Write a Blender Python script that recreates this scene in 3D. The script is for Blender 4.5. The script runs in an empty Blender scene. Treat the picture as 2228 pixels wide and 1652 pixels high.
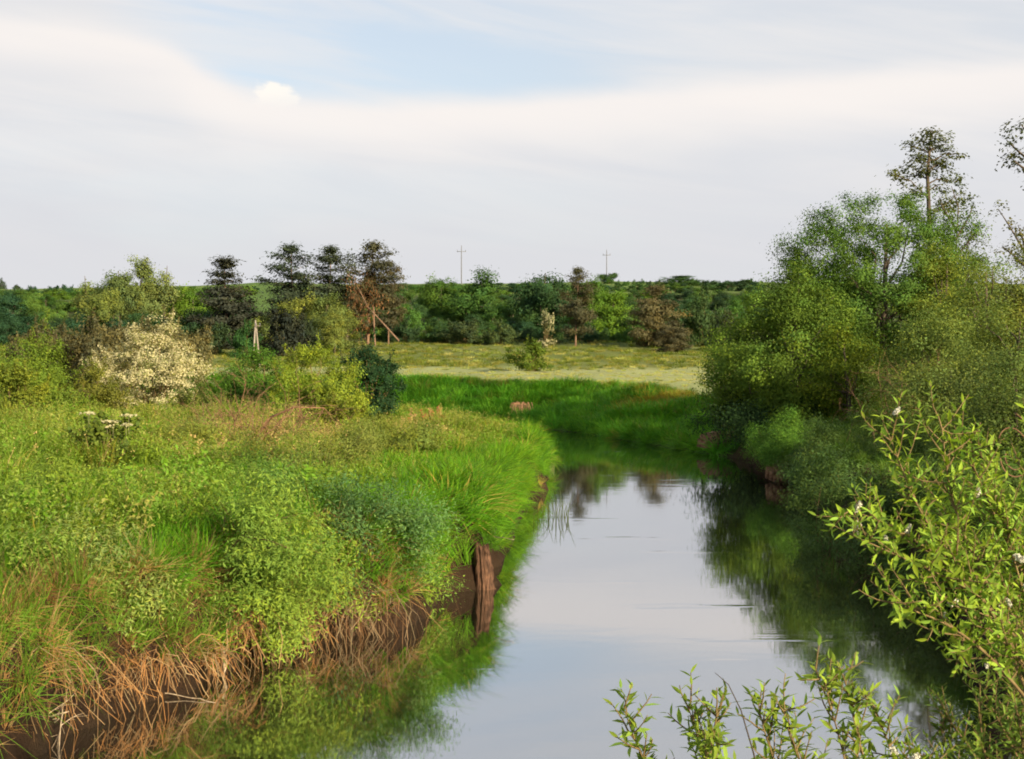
import bpy, math, random
import numpy as np
from mathutils import Vector, Matrix

# ------------------------------------------------------------------ camera, sky, sun, exposure
sc = bpy.context.scene
col = sc.collection
EYE = 4.0                       # camera height over the water (standing on a bridge)
F = 3060.0                      # focal length in pixels of a 2228 px wide frame
CX, HY = 1114.0, 792.0          # picture centre column, eye-level row

cam_d = bpy.data.cameras.new('camera')
cam = bpy.data.objects.new('camera', cam_d); col.objects.link(cam)
cam.location = (0, 0, EYE); cam.rotation_euler = (math.radians(90), 0, 0)
cam_d.sensor_width = 36; cam_d.lens = 36 * F / 2228
cam_d.shift_y = -34 / 2228
cam_d.clip_start = 0.1; cam_d.clip_end = 5000
sc.camera = cam

SUN_DIR = Vector((0.66, -0.75, 0)).normalized()      # horizontally towards the sun (behind, to the right)
SUN_EL = math.radians(19)
sun_d = bpy.data.lights.new('sun', 'SUN')
sun_d.energy = 5.0; sun_d.angle = math.radians(0.6); sun_d.color = (1.0, 0.82, 0.56)
sun = bpy.data.objects.new('sun', sun_d); col.objects.link(sun)
tos = Vector((SUN_DIR.x * math.cos(SUN_EL), SUN_DIR.y * math.cos(SUN_EL), math.sin(SUN_EL)))
sun.rotation_euler = tos.to_track_quat('Z', 'Y').to_euler()
sun.location = tos * 60

sc.view_settings.view_transform = 'Standard'
sc.view_settings.look = 'None'
sc.view_settings.exposure = 0.85
sc.view_settings.gamma = 1.0
sc.view_settings.use_curve_mapping = False
sc.cycles.use_denoising = True; sc.cycles.filter_width = 1.9
sc.cycles.max_bounces = 5; sc.cycles.diffuse_bounces = 2; sc.cycles.glossy_bounces = 2; sc.cycles.adaptive_threshold = 0.03; sc.cycles.debug_use_spatial_splits = True
sc.cycles.transmission_bounces = 2; sc.cycles.sample_clamp_indirect = 4.0


class NT:
    """tiny helper to write node trees as expressions"""
    def __init__(s, tree): s.t = tree; s.n = tree.nodes; s.l = tree.links
    def new(s, kind, **kw):
        n = s.n.new(kind)
        for k, v in kw.items(): setattr(n, k, v)
        return n
    def put(s, sock, v):
        if v is None: return
        if isinstance(v, bpy.types.NodeSocket): s.l.new(v, sock)
        else: sock.default_value = v
    def m(s, op, a, b=None, c=None, clamp=False):
        n = s.new('ShaderNodeMath', operation=op); n.use_clamp = clamp
        for i, v in enumerate((a, b, c)): s.put(n.inputs[i], v)
        return n.outputs[0]
    def ss(s, v, lo, hi):
        n = s.new('ShaderNodeMapRange', interpolation_type='SMOOTHSTEP')
        s.put(n.inputs[0], v); n.inputs[1].default_value = lo; n.inputs[2].default_value = hi
        n.inputs[3].default_value = 0; n.inputs[4].default_value = 1
        return n.outputs[0]
    def noise(s, vec, scale, detail=4, rough=0.55, dist=0.0):
        n = s.new('ShaderNodeTexNoise')
        if vec is not None: s.l.new(vec, n.inputs['Vector'])
        n.inputs['Scale'].default_value = scale; n.inputs['Detail'].default_value = detail
        n.inputs['Roughness'].default_value = rough; n.inputs['Distortion'].default_value = dist
        return n.outputs[0]
    def xyz(s, x, y, z=0.0):
        n = s.new('ShaderNodeCombineXYZ')
        for i, v in enumerate((x, y, z)): s.put(n.inputs[i], v)
        return n.outputs[0]
    def mix(s, f, a, b, mode='MIX'):
        n = s.new('ShaderNodeMix', data_type='RGBA', blend_type=mode)
        s.put(n.inputs[0], f); s.put(n.inputs[6], a); s.put(n.inputs[7], b)
        return n.outputs[2]


world = bpy.data.worlds.new('World'); sc.world = world; world.use_nodes = True
w = NT(world.node_tree); w.n.clear()
sky = w.new('ShaderNodeTexSky', sky_type='NISHITA')
sky.sun_disc = False; sky.sun_elevation = SUN_EL
sky.sun_rotation = math.atan2(SUN_DIR.x, SUN_DIR.y)
sky.air_density = 1.0; sky.dust_density = 1.6; sky.ozone_density = 0.7
tc = w.new('ShaderNodeTexCoord')
sep = w.new('ShaderNodeSeparateXYZ'); w.l.new(tc.outputs['Generated'], sep.inputs[0])
az = w.m('ARCTAN2', sep.outputs[0], sep.outputs[1])
el = w.m('ARCSINE', sep.outputs[2])
# streaky thin cloud everywhere; a clear window in it over the valley
streak = w.noise(w.xyz(w.m('MULTIPLY', az, 2.2), w.m('MULTIPLY_ADD', az, 2.5, w.m('MULTIPLY', el, 17.0))), 1.6, 6, 0.55, 0.6)
soft = w.noise(w.xyz(w.m('MULTIPLY', az, 3.0), w.m('MULTIPLY', el, 10.0), 4.0), 1.3, 4, 0.5)
fine = w.noise(w.xyz(w.m('MULTIPLY', az, 14.0), w.m('MULTIPLY', el, 30.0), 9.0), 1.0, 5, 0.6)
wob = w.m('ADD', w.m('MULTIPLY', w.m('SUBTRACT', soft, 0.5), 0.05), w.m('MULTIPLY', w.m('SUBTRACT', fine, 0.5), 0.012))
edge = w.new('ShaderNodeFloatCurve')
cu = edge.mapping.curves[0]
pts = [(0.0, .80), (0.18, .74), (0.25, .66), (0.29, .50), (0.32, .43), (0.36, .41), (0.43, .41), (0.50, .435), (0.66, .475), (0.80, .50), (1.0, .52)]
cu.points[0].location = pts[0]; cu.points[1].location = pts[-1]
for p in pts[1:-1]: cu.points.new(*p)
edge.mapping.update()
w.put(edge.inputs['Value'], w.m('ADD', az, 0.5, clamp=True))
# the curve stores elevation 0.12 .. 0.255
edge_el = w.m('MULTIPLY_ADD', edge.outputs[0], 0.135, 0.12)
dv = w.m('ADD', w.m('SUBTRACT', el, edge_el), w.m('MULTIPLY', wob, 0.5))
above = w.m('MULTIPLY', w.ss(dv, -0.001, 0.02), w.ss(w.m('ADD', az, w.m('MULTIPLY', wob, 1.5)), -0.30, -0.20))
thin = w.ss(streak, 0.34, 0.66)                                # streaks of thin cloud within the window
right_fade = w.ss(az, 0.22, -0.02)
win = w.m('MULTIPLY', above, w.m('MULTIPLY_ADD', thin, -0.62, 1.0))
win = w.m('MULTIPLY', win, w.m('MULTIPLY_ADD', right_fade, 0.72, 0.28))
hi_gap = w.m('MULTIPLY', w.ss(el, 0.24, 0.40), w.ss(soft, 0.40, 0.62))
clear = w.m('MAXIMUM', w.m('MULTIPLY', win, 0.46), w.m('MULTIPLY', hi_gap, 0.85))
low = w.m('MULTIPLY', w.ss(soft, 0.46, 0.70), 0.10)             # thinner, bluer veils inside the low deck
clear = w.m('MAXIMUM', clear, w.m('MULTIPLY', low, w.ss(el, 0.24, 0.10)))
rimlit = w.m('MULTIPLY', w.ss(dv, -0.045, -0.002), w.ss(dv, 0.02, 0.0))
c_cloud = w.mix(w.ss(streak, 0.3, 0.7), (0.412, 0.420, 0.440, 1), (0.468, 0.460, 0.460, 1))
c_cloud = w.mix(w.m('MULTIPLY', rimlit, 0.75), c_cloud, (0.55, 0.515, 0.49, 1))
warm = w.m('MULTIPLY', w.ss(el, 0.12, 0.055), w.ss(fine, 0.2, 0.9))
c_cloud = w.mix(w.m('MULTIPLY', warm, 0.35), c_cloud, (0.475, 0.455, 0.455, 1))
c_cloud = w.mix(w.m('MULTIPLY', w.ss(el, 0.165, 0.07), 0.75), c_cloud, (0.392, 0.396, 0.416, 1))
# one small sunlit heap of cloud on the edge of the deck
pu = w.m('DIVIDE', w.m('ADD', az, 0.166), 0.0165); pv = w.m('DIVIDE', w.m('SUBTRACT', el, 0.1850), 0.0105)
pr = w.m('SQRT', w.m('ADD', w.m('POWER', pu, 2.0), w.m('POWER', pv, 2.0)))
lump = w.noise(w.xyz(w.m('MULTIPLY', az, 75.0), w.m('MULTIPLY', el, 110.0), 2.0), 1.0, 3, 0.55)
pr = w.m('ADD', pr, w.m('MULTIPLY', w.m('SUBTRACT', lump, 0.5), 1.5))
puff = w.m('MULTIPLY', w.m('MULTIPLY', w.ss(pr, 1.15, 0.6), w.ss(pv, -1.0, 0.7)), 0.8)
c_cloud = w.mix(puff, c_cloud, (0.62, 0.575, 0.51, 1))
clear = w.m('MULTIPLY', clear, w.m('SUBTRACT', 1.0, puff))
bg1 = w.new('ShaderNodeBackground'); w.l.new(sky.outputs[0], bg1.inputs[0]); bg1.inputs[1].default_value = 0.105
bg2 = w.new('ShaderNodeBackground'); w.l.new(c_cloud, bg2.inputs[0]); bg2.inputs[1].default_value = 1.0
mx = w.new('ShaderNodeMixShader'); w.l.new(clear, mx.inputs[0]); w.l.new(bg2.outputs[0], mx.inputs[1]); w.l.new(bg1.outputs[0], mx.inputs[2])
wo = w.new('ShaderNodeOutputWorld'); w.l.new(mx.outputs[0], wo.inputs[0])

# ------------------------------------------------------------------ helpers
RNG = np.random.default_rng(7)
random.seed(7)


def P(px, py, D):
    """a point D metres ahead that stands at column px, row py of the 2228 px wide photograph"""
    return np.array(((px - CX) / F * D, D, EYE - (py - HY) / F * D))


def tag(o, label=None, cat=None, group=None, kind=None):
    if label: o['label'] = label
    if cat: o['category'] = cat
    if group: o['group'] = group
    if kind: o['kind'] = kind
    return o


def np_mesh(name, verts, quads=None, tris=None, vcol=None, mats=(), smooth=False):
    verts = np.asarray(verts, np.float32).reshape(-1, 3)
    quads = np.zeros((0, 4), np.int32) if quads is None else np.asarray(quads, np.int32).reshape(-1, 4)
    tris = np.zeros((0, 3), np.int32) if tris is None else np.asarray(tris, np.int32).reshape(-1, 3)
    me = bpy.data.meshes.new(name)
    me.vertices.add(len(verts)); me.vertices.foreach_set('co', verts.ravel())
    nl = quads.size + tris.size
    me.loops.add(nl); me.loops.foreach_set('vertex_index', np.concatenate([quads.ravel(), tris.ravel()]).astype(np.int32))
    npoly = len(quads) + len(tris); me.polygons.add(npoly)
    tot = np.concatenate([np.full(len(quads), 4), np.full(len(tris), 3)]).astype(np.int32)
    start = np.concatenate([[0], np.cumsum(tot)[:-1]]).astype(np.int32) if npoly else np.zeros(0, np.int32)
    me.polygons.foreach_set('loop_start', start)
    if smooth: me.polygons.foreach_set('use_smooth', np.ones(npoly, bool))
    for m_ in mats: me.materials.append(m_)
    if vcol is not None:
        vcol = np.asarray(vcol, np.float32)
        if vcol.shape[1] == 3: vcol = np.concatenate([vcol, np.ones((len(vcol), 1), np.float32)], 1)
        a = me.attributes.new('Col', 'FLOAT_COLOR', 'POINT'); a.data.foreach_set('color', vcol.ravel())
    me.update(calc_edges=True); me.validate(clean_customdata=False)
    return me


def link(name, me, parent=None, loc=None):
    o = bpy.data.objects.new(name, me); col.objects.link(o)
    if parent is not None: o.parent = parent
    if loc is not None: o.location = loc
    return o


def empty(name, loc=(0, 0, 0), rz=0.0):
    o = bpy.data.objects.new(name, None); col.objects.link(o)
    o.location = loc; o.rotation_euler = (0, 0, rz); o.empty_display_size = 0.2
    return o


def unit(v):
    return v / np.maximum(np.linalg.norm(v, axis=-1, keepdims=True), 1e-9)


def h2(ix, iy, s):
    v = np.sin(ix * 127.1 + iy * 311.7 + s * 74.7) * 43758.5453
    return v - np.floor(v)


def vnoise(x, y, s=0):
    xi, yi = np.floor(x), np.floor(y); fx, fy = x - xi, y - yi
    fx = fx * fx * (3 - 2 * fx); fy = fy * fy * (3 - 2 * fy)
    a = h2(xi, yi, s) * (1 - fx) + h2(xi + 1, yi, s) * fx
    b = h2(xi, yi + 1, s) * (1 - fx) + h2(xi + 1, yi + 1, s) * fx
    return a * (1 - fy) + b * fy


def fbm(x, y, s=0, o=4):
    v, a, t = 0, 0.5, 0
    for k in range(o):
        v = v + a * vnoise(x * 2 ** k, y * 2 ** k, s + k * 13); t += a; a *= 0.5
    return v / t


def sstep(v, lo, hi):
    t = np.clip((v - lo) / (hi - lo), 0, 1)
    return t * t * (3 - 2 * t)


class Geo:
    """collects vertices, quads and triangles of one mesh"""
    def __init__(s): s.v = []; s.q = []; s.t = []; s.c = []; s.n = 0
    def add(s, v, q=None, t=None, c=None):
        v = np.asarray(v, float).reshape(-1, 3)
        if q is not None and len(q): s.q.append(np.asarray(q, int).reshape(-1, 4) + s.n)
        if t is not None and len(t): s.t.append(np.asarray(t, int).reshape(-1, 3) + s.n)
        s.v.append(v); s.n += len(v)
        if c is None: c = np.full((len(v), 3), 0.5)
        c = np.asarray(c, float)
        if c.ndim == 1: c = np.tile(c, (len(v), 1))
        s.c.append(c)
    def tube(s, pts, radii, sides=5, c=None, cap=True):
        pts = np.asarray(pts, float); radii = np.broadcast_to(np.asarray(radii, float), (len(pts),))
        d = unit(np.gradient(pts, axis=0)); ref = np.array([0.31, 0.17, 0.93]) if abs(d[0][2]) < 0.9 else np.array([1.0, 0.1, 0.0])
        a = unit(np.cross(d, ref)); b = np.cross(d, a)
        th = np.arange(sides) / sides * 2 * math.pi
        ring = pts[:, None] + radii[:, None, None] * (a[:, None] * np.cos(th)[None, :, None] + b[:, None] * np.sin(th)[None, :, None])
        k = len(pts); i = np.arange(k - 1)[:, None] * sides; j = np.arange(sides)[None]; j2 = (j + 1) % sides
        q = np.stack([i + j, i + j2, i + sides + j2, i + sides + j], -1).reshape(-1, 4)
        t = None
        if cap:
            tip = (k - 1) * sides
            t = [(tip, tip + m_, tip + m_ + 1) for m_ in range(1, sides - 1)]
        s.add(ring.reshape(-1, 3), q, t, c)
    def leaves(s, p, nrm, length, width, rng, c, tang=None):
        """pointed four-cornered leaf or leaf spray faces"""
        n = len(p); nrm = unit(nrm)
        if tang is None: tang = rng.normal(size=(n, 3))
        d = unit(tang - nrm * np.sum(tang * nrm, 1, keepdims=True)); sd_ = np.cross(nrm, d)
        L = (np.asarray(length) * np.ones(n))[:, None]; W = (np.asarray(width) * np.ones(n))[:, None]
        v = np.stack([p - d * L * .5, p + sd_ * W * .5 - d * L * 0.08 + nrm * W * .12, p + d * L * .5, p - sd_ * W * .5 - d * L * 0.08 + nrm * W * .12], 1)
        q = np.arange(n * 4).reshape(-1, 4)
        s.add(v.reshape(-1, 3), q, None, np.repeat(c, 4, 0))
    def mesh(s, name, mats=(), smooth=False):
        return np_mesh(name, np.concatenate(s.v), np.concatenate(s.q) if s.q else None, np.concatenate(s.t) if s.t else None,
                       np.concatenate(s.c), mats, smooth)


# ------------------------------------------------------------------ materials
def material(name):
    m_ = bpy.data.materials.new(name); m_.use_nodes = True
    t = NT(m_.node_tree); t.n.clear()
    out = t.new('ShaderNodeOutputMaterial')
    return m_, t, out


def attr(t, name, kind='GEOMETRY'):
    a = t.new('ShaderNodeAttribute', attribute_type=kind); a.attribute_name = name
    return a


def leaf_material(name, tint_from, transl=0.34, rough=0.55):
    """leaf colour: tint of the plant, varied leaf by leaf"""
    m_, t, out = material(name)
    if tint_from == 'object': tint = t.new('ShaderNodeObjectInfo').outputs['Color']
    else: tint = attr(t, 'tint', 'INSTANCER').outputs['Color']
    a = attr(t, 'Col'); s_ = t.new('ShaderNodeSeparateColor'); t.l.new(a.outputs['Color'], s_.inputs[0])
    yel = t.mix(s_.outputs[1], tint, t.mix(1.0, tint, (1.45, 1.10, 0.60, 1), 'MULTIPLY'))
    br = t.m('MULTIPLY_ADD', s_.outputs[0], 1.2, 0.4)
    c = t.mix(1.0, yel, t.xyz(br, br, br), 'MULTIPLY')
    # third channel: pale petals or seed fluff
    c = t.mix(s_.outputs[2], c, (0.68, 0.63, 0.39, 1))
    b = t.new('ShaderNodeBsdfPrincipled'); t.l.new(c, b.inputs['Base Color'])
    b.inputs['Roughness'].default_value = 0.65; b.inputs['Specular IOR Level'].default_value = 0.12
    tr = t.new('ShaderNodeBsdfTranslucent')
    t.l.new(t.mix(1.0, c, (1.15, 1.1, 0.5, 1), 'MULTIPLY'), tr.inputs[0])
    mx_ = t.new('ShaderNodeMixShader'); mx_.inputs[0].default_value = transl
    t.l.new(b.outputs[0], mx_.inputs[1]); t.l.new(tr.outputs[0], mx_.inputs[2]); t.l.new(mx_.outputs[0], out.inputs[0])
    return m_


def wood_material(name, c1, c2, scale=8.0, stretch=0.15, bump=0.4):
    m_, t, out = material(name)
    tcx = t.new('ShaderNodeTexCoord'); mp = t.new('ShaderNodeMapping'); mp.inputs['Scale'].default_value = (1, 1, stretch)
    t.l.new(tcx.outputs['Object'], mp.inputs[0])
    n = t.noise(mp.outputs[0], scale, 6, 0.65)
    b = t.new('ShaderNodeBsdfPrincipled'); t.l.new(t.mix(t.ss(n, 0.3, 0.7), c1, c2), b.inputs['Base Color'])
    b.inputs['Roughness'].default_value = 0.9; b.inputs['Specular IOR Level'].default_value = 0.15
    bp = t.new('ShaderNodeBump'); bp.inputs['Strength'].default_value = bump; bp.inputs['Distance'].default_value = 0.03
    t.l.new(n, bp.inputs['Height']); t.l.new(bp.outputs[0], b.inputs['Normal'])
    t.l.new(b.outputs[0], out.inputs[0])
    return m_


M_LEAF = leaf_material('leaf', 'object')
M_GRASS = leaf_material('grass_blade', 'instance', 0.4, 0.5)
M_BARK = wood_material('bark', (0.05, 0.04, 0.03, 1), (0.14, 0.11, 0.08, 1), 6)
M_PINEBARK = wood_material('pine_bark', (0.12, 0.075, 0.05, 1), (0.26, 0.17, 0.11, 1), 5)
M_TWIG = wood_material('twig', (0.13, 0.09, 0.04, 1), (0.24, 0.18, 0.08, 1), 20)
M_DEAD = wood_material('dead_wood', (0.14, 0.075, 0.04, 1), (0.30, 0.18, 0.10, 1), 14, 0.3)
M_PALE = wood_material('bleached_wood', (0.30, 0.22, 0.14, 1), (0.52, 0.42, 0.29, 1), 18, 0.3)
M_POST = wood_material('weathered_post', (0.03, 0.018, 0.012, 1), (0.17, 0.092, 0.055, 1), 24, 0.22, 1.0)
M_POLE = wood_material('pole_wood', (0.20, 0.17, 0.14, 1), (0.33, 0.29, 0.24, 1), 8)
M_GREY = wood_material('grey_pole', (0.13, 0.135, 0.145, 1), (0.18, 0.185, 0.195, 1), 8)


# ------------------------------------------------------------------ the lie of the land
RIVER = np.array([(-6.2, -40), (-6.0, 5), (-5.4, 12), (-4.80, 15.1), (-4.62, 16.4), (-4.03, 17.3), (-3.28, 19.5), (-2.86, 20.6), (-1.95, 21.2),
                  (-1.15, 24.3), (-0.40, 25.4), (-0.45, 26.8), (-0.30, 30), (0.22, 37), (0.88, 45), (1.30, 53), (1.05, 61), (-0.6, 71), (-4.5, 81), (-12, 88), (-30, 95), (-90, 98),
                  (-90, 110), (-30, 107), (-8, 98), (0.5, 92.5), (4.1, 80.5), (6.6, 70.7), (8.3, 63.5), (9.4, 60), (10.4, 57), (10.2, 51), (9.5, 47.4), (8.9, 40), (8.0, 34),
                  (7.4, 27), (6.9, 22), (6.3, 18.6), (5.6, 16), (4.2, 12), (2.4, 8.5), (1.6, 5.5), (1.5, 0), (1.5, -40)], float)


def river_sd(x, y):
    """distance to the water's edge, negative in the water"""
    x = np.asarray(x, float); y = np.asarray(y, float)
    d2 = np.full(x.shape, 1e9); inside = np.zeros(x.shape, bool); n = len(RIVER)
    for i in range(n):
        ax, ay = RIVER[i]; bx, by = RIVER[(i + 1) % n]; ex, ey = bx - ax, by - ay
        t = np.clip(((x - ax) * ex + (y - ay) * ey) / (ex * ex + ey * ey), 0, 1)
        d2 = np.minimum(d2, (x - ax - t * ex) ** 2 + (y - ay - t * ey) ** 2)
        cr = (ay > y) != (by > y)
        with np.errstate(divide='ignore', invalid='ignore'):
            xi = ax + (y - ay) / (by - ay) * ex if by != ay else np.full(x.shape, np.inf)
        inside ^= cr & (x < xi)
    d = np.sqrt(d2)
    return np.where(inside, -d, d)


def far_side(x, y):
    t = y - np.interp(x, [-90, -30, -8, 0, 3, 5, 9, 14, 60], [105, 101, 93, 86, 75, 66, 60.5, 58, 52])
    return sstep(t, -2, 3)


def ground(x, y):
    """height of the ground and distance to the water"""
    x = np.asarray(x, float); y = np.asarray(y, float)
    sd = river_sd(x, y) + (fbm(x * 0.9, y * 0.9, 3, 3) - 0.5) * 0.7 * sstep(y, 5, 12)
    hb = np.interp(y, [-60, 15, 25, 40, 65, 85, 110, 128, 150, 200, 350, 600, 1200], [1.4, 1.42, 1.42, 1.42, 1.55, 2.0, 2.75, 3.25, 4.2, 7.1, 23.6, 37.0, 40])
    hb = hb - 0.6 * sstep(x / np.maximum(y, 20), -0.15, -0.36) * sstep(y, 250, 330) * 3.0
    cap = np.interp(y, [-60, 15, 24, 30, 40, 50, 62, 80, 92], [1.35, 1.35, 1.32, 1.2, 1.02, .85, .66, .6, 1.2]) + .05 * np.maximum(sd - 1.0, 0)
    fs0 = far_side(x, y); hb = np.where(x < 6, hb * fs0 + np.minimum(hb, cap) * (1 - fs0), hb)
    hb = hb + (fbm(x * 0.02, y * 0.02, 40, 3) - 0.5) * 3.0 * sstep(y, 220, 340)
    fs = far_side(x, y)
    wid = 0.26 + 0.28 * vnoise(x * 0.5, y * 0.5, 8) + fs * 7.0
    s = np.clip(sd / wid, 0, 1)
    prof = 1 - (1 - s) ** (2.0 - 0.5 * fs)
    hum = (fbm(x * 0.45, y * 0.45, 21, 4) - 0.5) * 0.9 * sstep(sd, 0.4, 2.5) * (1 - sstep(y, 70, 110)) \
        + (fbm(x * 0.18, y * 0.18, 31, 3) - 0.5) * 0.7 * sstep(sd, 1, 6) * sstep(y, 20, 60)
    rough = (fbm(x * 2.6, y * 2.6, 55, 4) - .5) * .85 * sstep(sd, .05, .4) * (1 - sstep(sd, .8, 1.6)) * (1 - fs)
    hum = hum + (fbm(x * 0.35, y * 0.35, 77, 3) - .5) * 1.3 * fs * sstep(sd, .2, 2.0) * (1 - sstep(sd, 6, 9))
    z = np.where(sd > 0, hb * prof + hum + rough, -1.1 * sstep(-sd, -0.02, 1.2) - 0.02)
    return z, sd


def gz(x, y):
    return float(ground(np.array([x]), np.array([y]))[0][0])


def axis(core0, core1, step, lo, hi, grow=1.09):
    a = list(np.arange(core0, core1 + 1e-6, step)); s = step; v = a[-1]
    while v < hi: s *= grow; v += s; a.append(v)
    s = step; v = core0; b = []
    while v > lo: s *= grow; v -= s; b.append(v)
    return np.array(b[::-1] + a)


gx = axis(-14, 14, 0.22, -900, 900, 1.06); gy = axis(10, 66, 0.22, -60, 1400, 1.035)
XX, YY = np.meshgrid(gx, gy); ZZ, SD = ground(XX, YY)
FS = far_side(XX, YY)
nx, ny = len(gx), len(gy)
I = np.arange(nx * ny).reshape(ny, nx)
quads = np.stack([I[:-1, :-1], I[:-1, 1:], I[1:, 1:], I[1:, :-1]], -1).reshape(-1, 4)


def lerp(a, b, t): return a * (1 - t[..., None]) + b * t[..., None]


A = lambda *c: np.array(c, float) + np.zeros(XX.shape + (3,))
n1 = fbm(XX * 0.25, YY * 0.25, 5, 4); n2 = fbm(XX * 1.3, YY * 1.3, 6, 4); n3 = fbm(XX * 0.06, YY * 0.11, 60, 4)
c = lerp(A(.06, .085, .02), A(.15, .15, .05), n2)
c = lerp(c, A(.28, .23, .10), np.clip(np.exp(-((XX + 7.2) / 3.6) ** 2 - ((YY - 47) / 11) ** 2) * 1.2 * sstep(n1, .36, .52) + .4 * sstep(n1, .56, .7) * sstep(YY, 28, 44), 0, 1) * .9)                 # dry patches on the left bank
c = lerp(c, lerp(A(.035, .085, .015), A(.08, .14, .025), n2), FS)                            # grassy far bank
mead = FS * sstep(SD, 5.5, 8.5)
c = lerp(c, lerp(A(.27, .33, .13), A(.37, .385, .17), n3), mead)                              # mown pale meadow
c = lerp(c, lerp(A(.14, .18, .045), A(.185, .21, .06), sstep(n3 * .6 + n2 * .4, .35, .65)), sstep(YY + 10 * (n3 - .5), 134, 142))   # rough slope
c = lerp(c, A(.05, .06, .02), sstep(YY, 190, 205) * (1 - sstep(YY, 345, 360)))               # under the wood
c = lerp(c, lerp(A(.10, .165, .04), A(.15, .21, .055), n3), sstep(YY, 300, 312))               # crop on the plateau
slope_gap = sstep(XX / np.maximum(YY, 1), -.20, -.185) * (1 - sstep(XX / np.maximum(YY, 1), -.165, -.155)) * sstep(YY, 205, 215)
c = lerp(c, A(.10, .17, .04), slope_gap)
soil = (1 - sstep(SD, .35, .95)) * (1 - FS)
c = lerp(c, lerp(A(.025, .015, .009), A(.085, .048, .028), n2), soil)
c = lerp(c, A(.05, .035, .02), 1 - sstep(ZZ, -.12, .06))
ground_me = np_mesh('ground', np.stack([XX, YY, ZZ], -1), quads, None, c.reshape(-1, 3), (), True)
m_, t, out = material('earth_and_turf')
a_ = attr(t, 'Col'); g_ = t.new('ShaderNodeNewGeometry')
nn = t.noise(g_.outputs['Position'], 4.5, 8, 0.72); nl = t.noise(g_.outputs['Position'], 0.35, 4, 0.6)
br = t.m('ADD', t.m('MULTIPLY_ADD', nn, 0.9, 0.35), t.m('MULTIPLY_ADD', nl, 0.5, -0.05))
b = t.new('ShaderNodeBsdfPrincipled'); t.l.new(t.mix(1.0, a_.outputs['Color'], t.xyz(br, br, br), 'MULTIPLY'), b.inputs['Base Color'])
b.inputs['Roughness'].default_value = 0.95; b.inputs['Specular IOR Level'].default_value = 0.1
bp = t.new('ShaderNodeBump'); bp.inputs['Strength'].default_value = 1.0; bp.inputs['Distance'].default_value = 0.25
t.l.new(nn, bp.inputs['Height']); t.l.new(bp.outputs[0], b.inputs['Normal']); t.l.new(b.outputs[0], out.inputs[0])
ground_me.materials.append(m_)
tag(link('ground', ground_me), 'grassy river banks, pale meadow and rising valley side', 'ground', kind='structure')

# water: one smooth sheet, mirror-like at this low angle, with faint wind ripples
wx = np.array([-120, -60, -20, 0, 8, 14.]); wy = np.array([-45, 0, 15, 30, 60, 90, 118.])
WX, WY = np.meshgrid(wx, wy); Iw = np.arange(WX.size).reshape(WX.shape)
water_me = np_mesh('river_water', np.stack([WX, WY, np.zeros_like(WX)], -1),
                   np.stack([Iw[:-1, :-1], Iw[:-1, 1:], Iw[1:, 1:], Iw[1:, :-1]], -1).reshape(-1, 4))
m_, t, out = material('river_water')
g_ = t.new('ShaderNodeNewGeometry'); mp = t.new('ShaderNodeMapping'); mp.inputs['Scale'].default_value = (0.55, 1.0, 1)
t.l.new(g_.outputs['Position'], mp.inputs[0])
r1 = t.noise(mp.outputs[0], 2.2, 3, 0.5, 0.4); r2 = t.noise(mp.outputs[0], 0.5, 2, 0.5)
#streaks = t.m('MULTIPLY', t.ss(t.noise(t.xyz(t.m('MULTIPLY', t.new('ShaderNodeSeparateXYZ').outputs[0], 1.0), 0.0), 1.0), 0.7, 0.9), 0.0)
mp2 = t.new('ShaderNodeMapping'); mp2.inputs['Scale'].default_value = (0.35, 1.6, 1); t.l.new(g_.outputs['Position'], mp2.inputs[0])
patch = t.ss(t.noise(mp2.outputs[0], 0.42, 3, 0.55), 0.62, 0.71)          # rare cat's-paws where the current breaks the mirror
hgt = t.m('ADD', t.m('MULTIPLY', r1, t.m('MULTIPLY_ADD', patch, 0.9, 0.16)), t.m('MULTIPLY', r2, 0.35))
bp = t.new('ShaderNodeBump'); bp.inputs['Strength'].default_value = 0.10; bp.inputs['Distance'].default_value = 0.05
t.l.new(hgt, bp.inputs['Height'])
gl = t.new('ShaderNodeBsdfGlossy'); gl.inputs['Roughness'].default_value = 0.035; gl.inputs['Color'].default_value = (0.90, 0.91, 0.93, 1)
t.l.new(bp.outputs[0], gl.inputs['Normal'])
df = t.new('ShaderNodeBsdfDiffuse'); df.inputs['Color'].default_value = (0.022, 0.020, 0.011, 1)
fr = t.new('ShaderNodeFresnel'); fr.inputs['IOR'].default_value = 1.9; t.l.new(bp.outputs[0], fr.inputs['Normal'])
fac = t.m('MULTIPLY_ADD', fr.outputs[0], 0.50, 0.50)
mx = t.new('ShaderNodeMixShader'); t.l.new(fac, mx.inputs[0]); t.l.new(df.outputs[0], mx.inputs[1]); t.l.new(gl.outputs[0], mx.inputs[2])
t.l.new(mx.outputs[0], out.inputs[0])
water_me.materials.append(m_)
tag(link('river_water', water_me), 'calm river mirroring the pale sky', 'river', kind='structure')

# ------------------------------------------------------------------ plant builders (each returns meshes with the base at the origin)
def clump_colours(rng, k, n_per, white=0.0, hue=0.5):
    cb = np.clip(rng.normal(.5, .19, k), .05, .95); ch = np.clip(rng.normal(hue, .25, k), 0, 1)
    n = k * n_per
    r = np.clip(np.repeat(cb, n_per) + rng.normal(0, .07, n), .02, 1)
    g = np.clip(np.repeat(ch, n_per) + rng.normal(0, .10, n), 0, 1)
    if white > 0:
        cw = rng.random(k) < min(1, white * 1.6)
        wv = ((rng.random(n) < white * 1.25) & np.repeat(cw, n_per)) * rng.uniform(.55, 1, n)
    else: wv = np.zeros(n)
    return np.stack([r, g, wv], 1)


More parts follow.
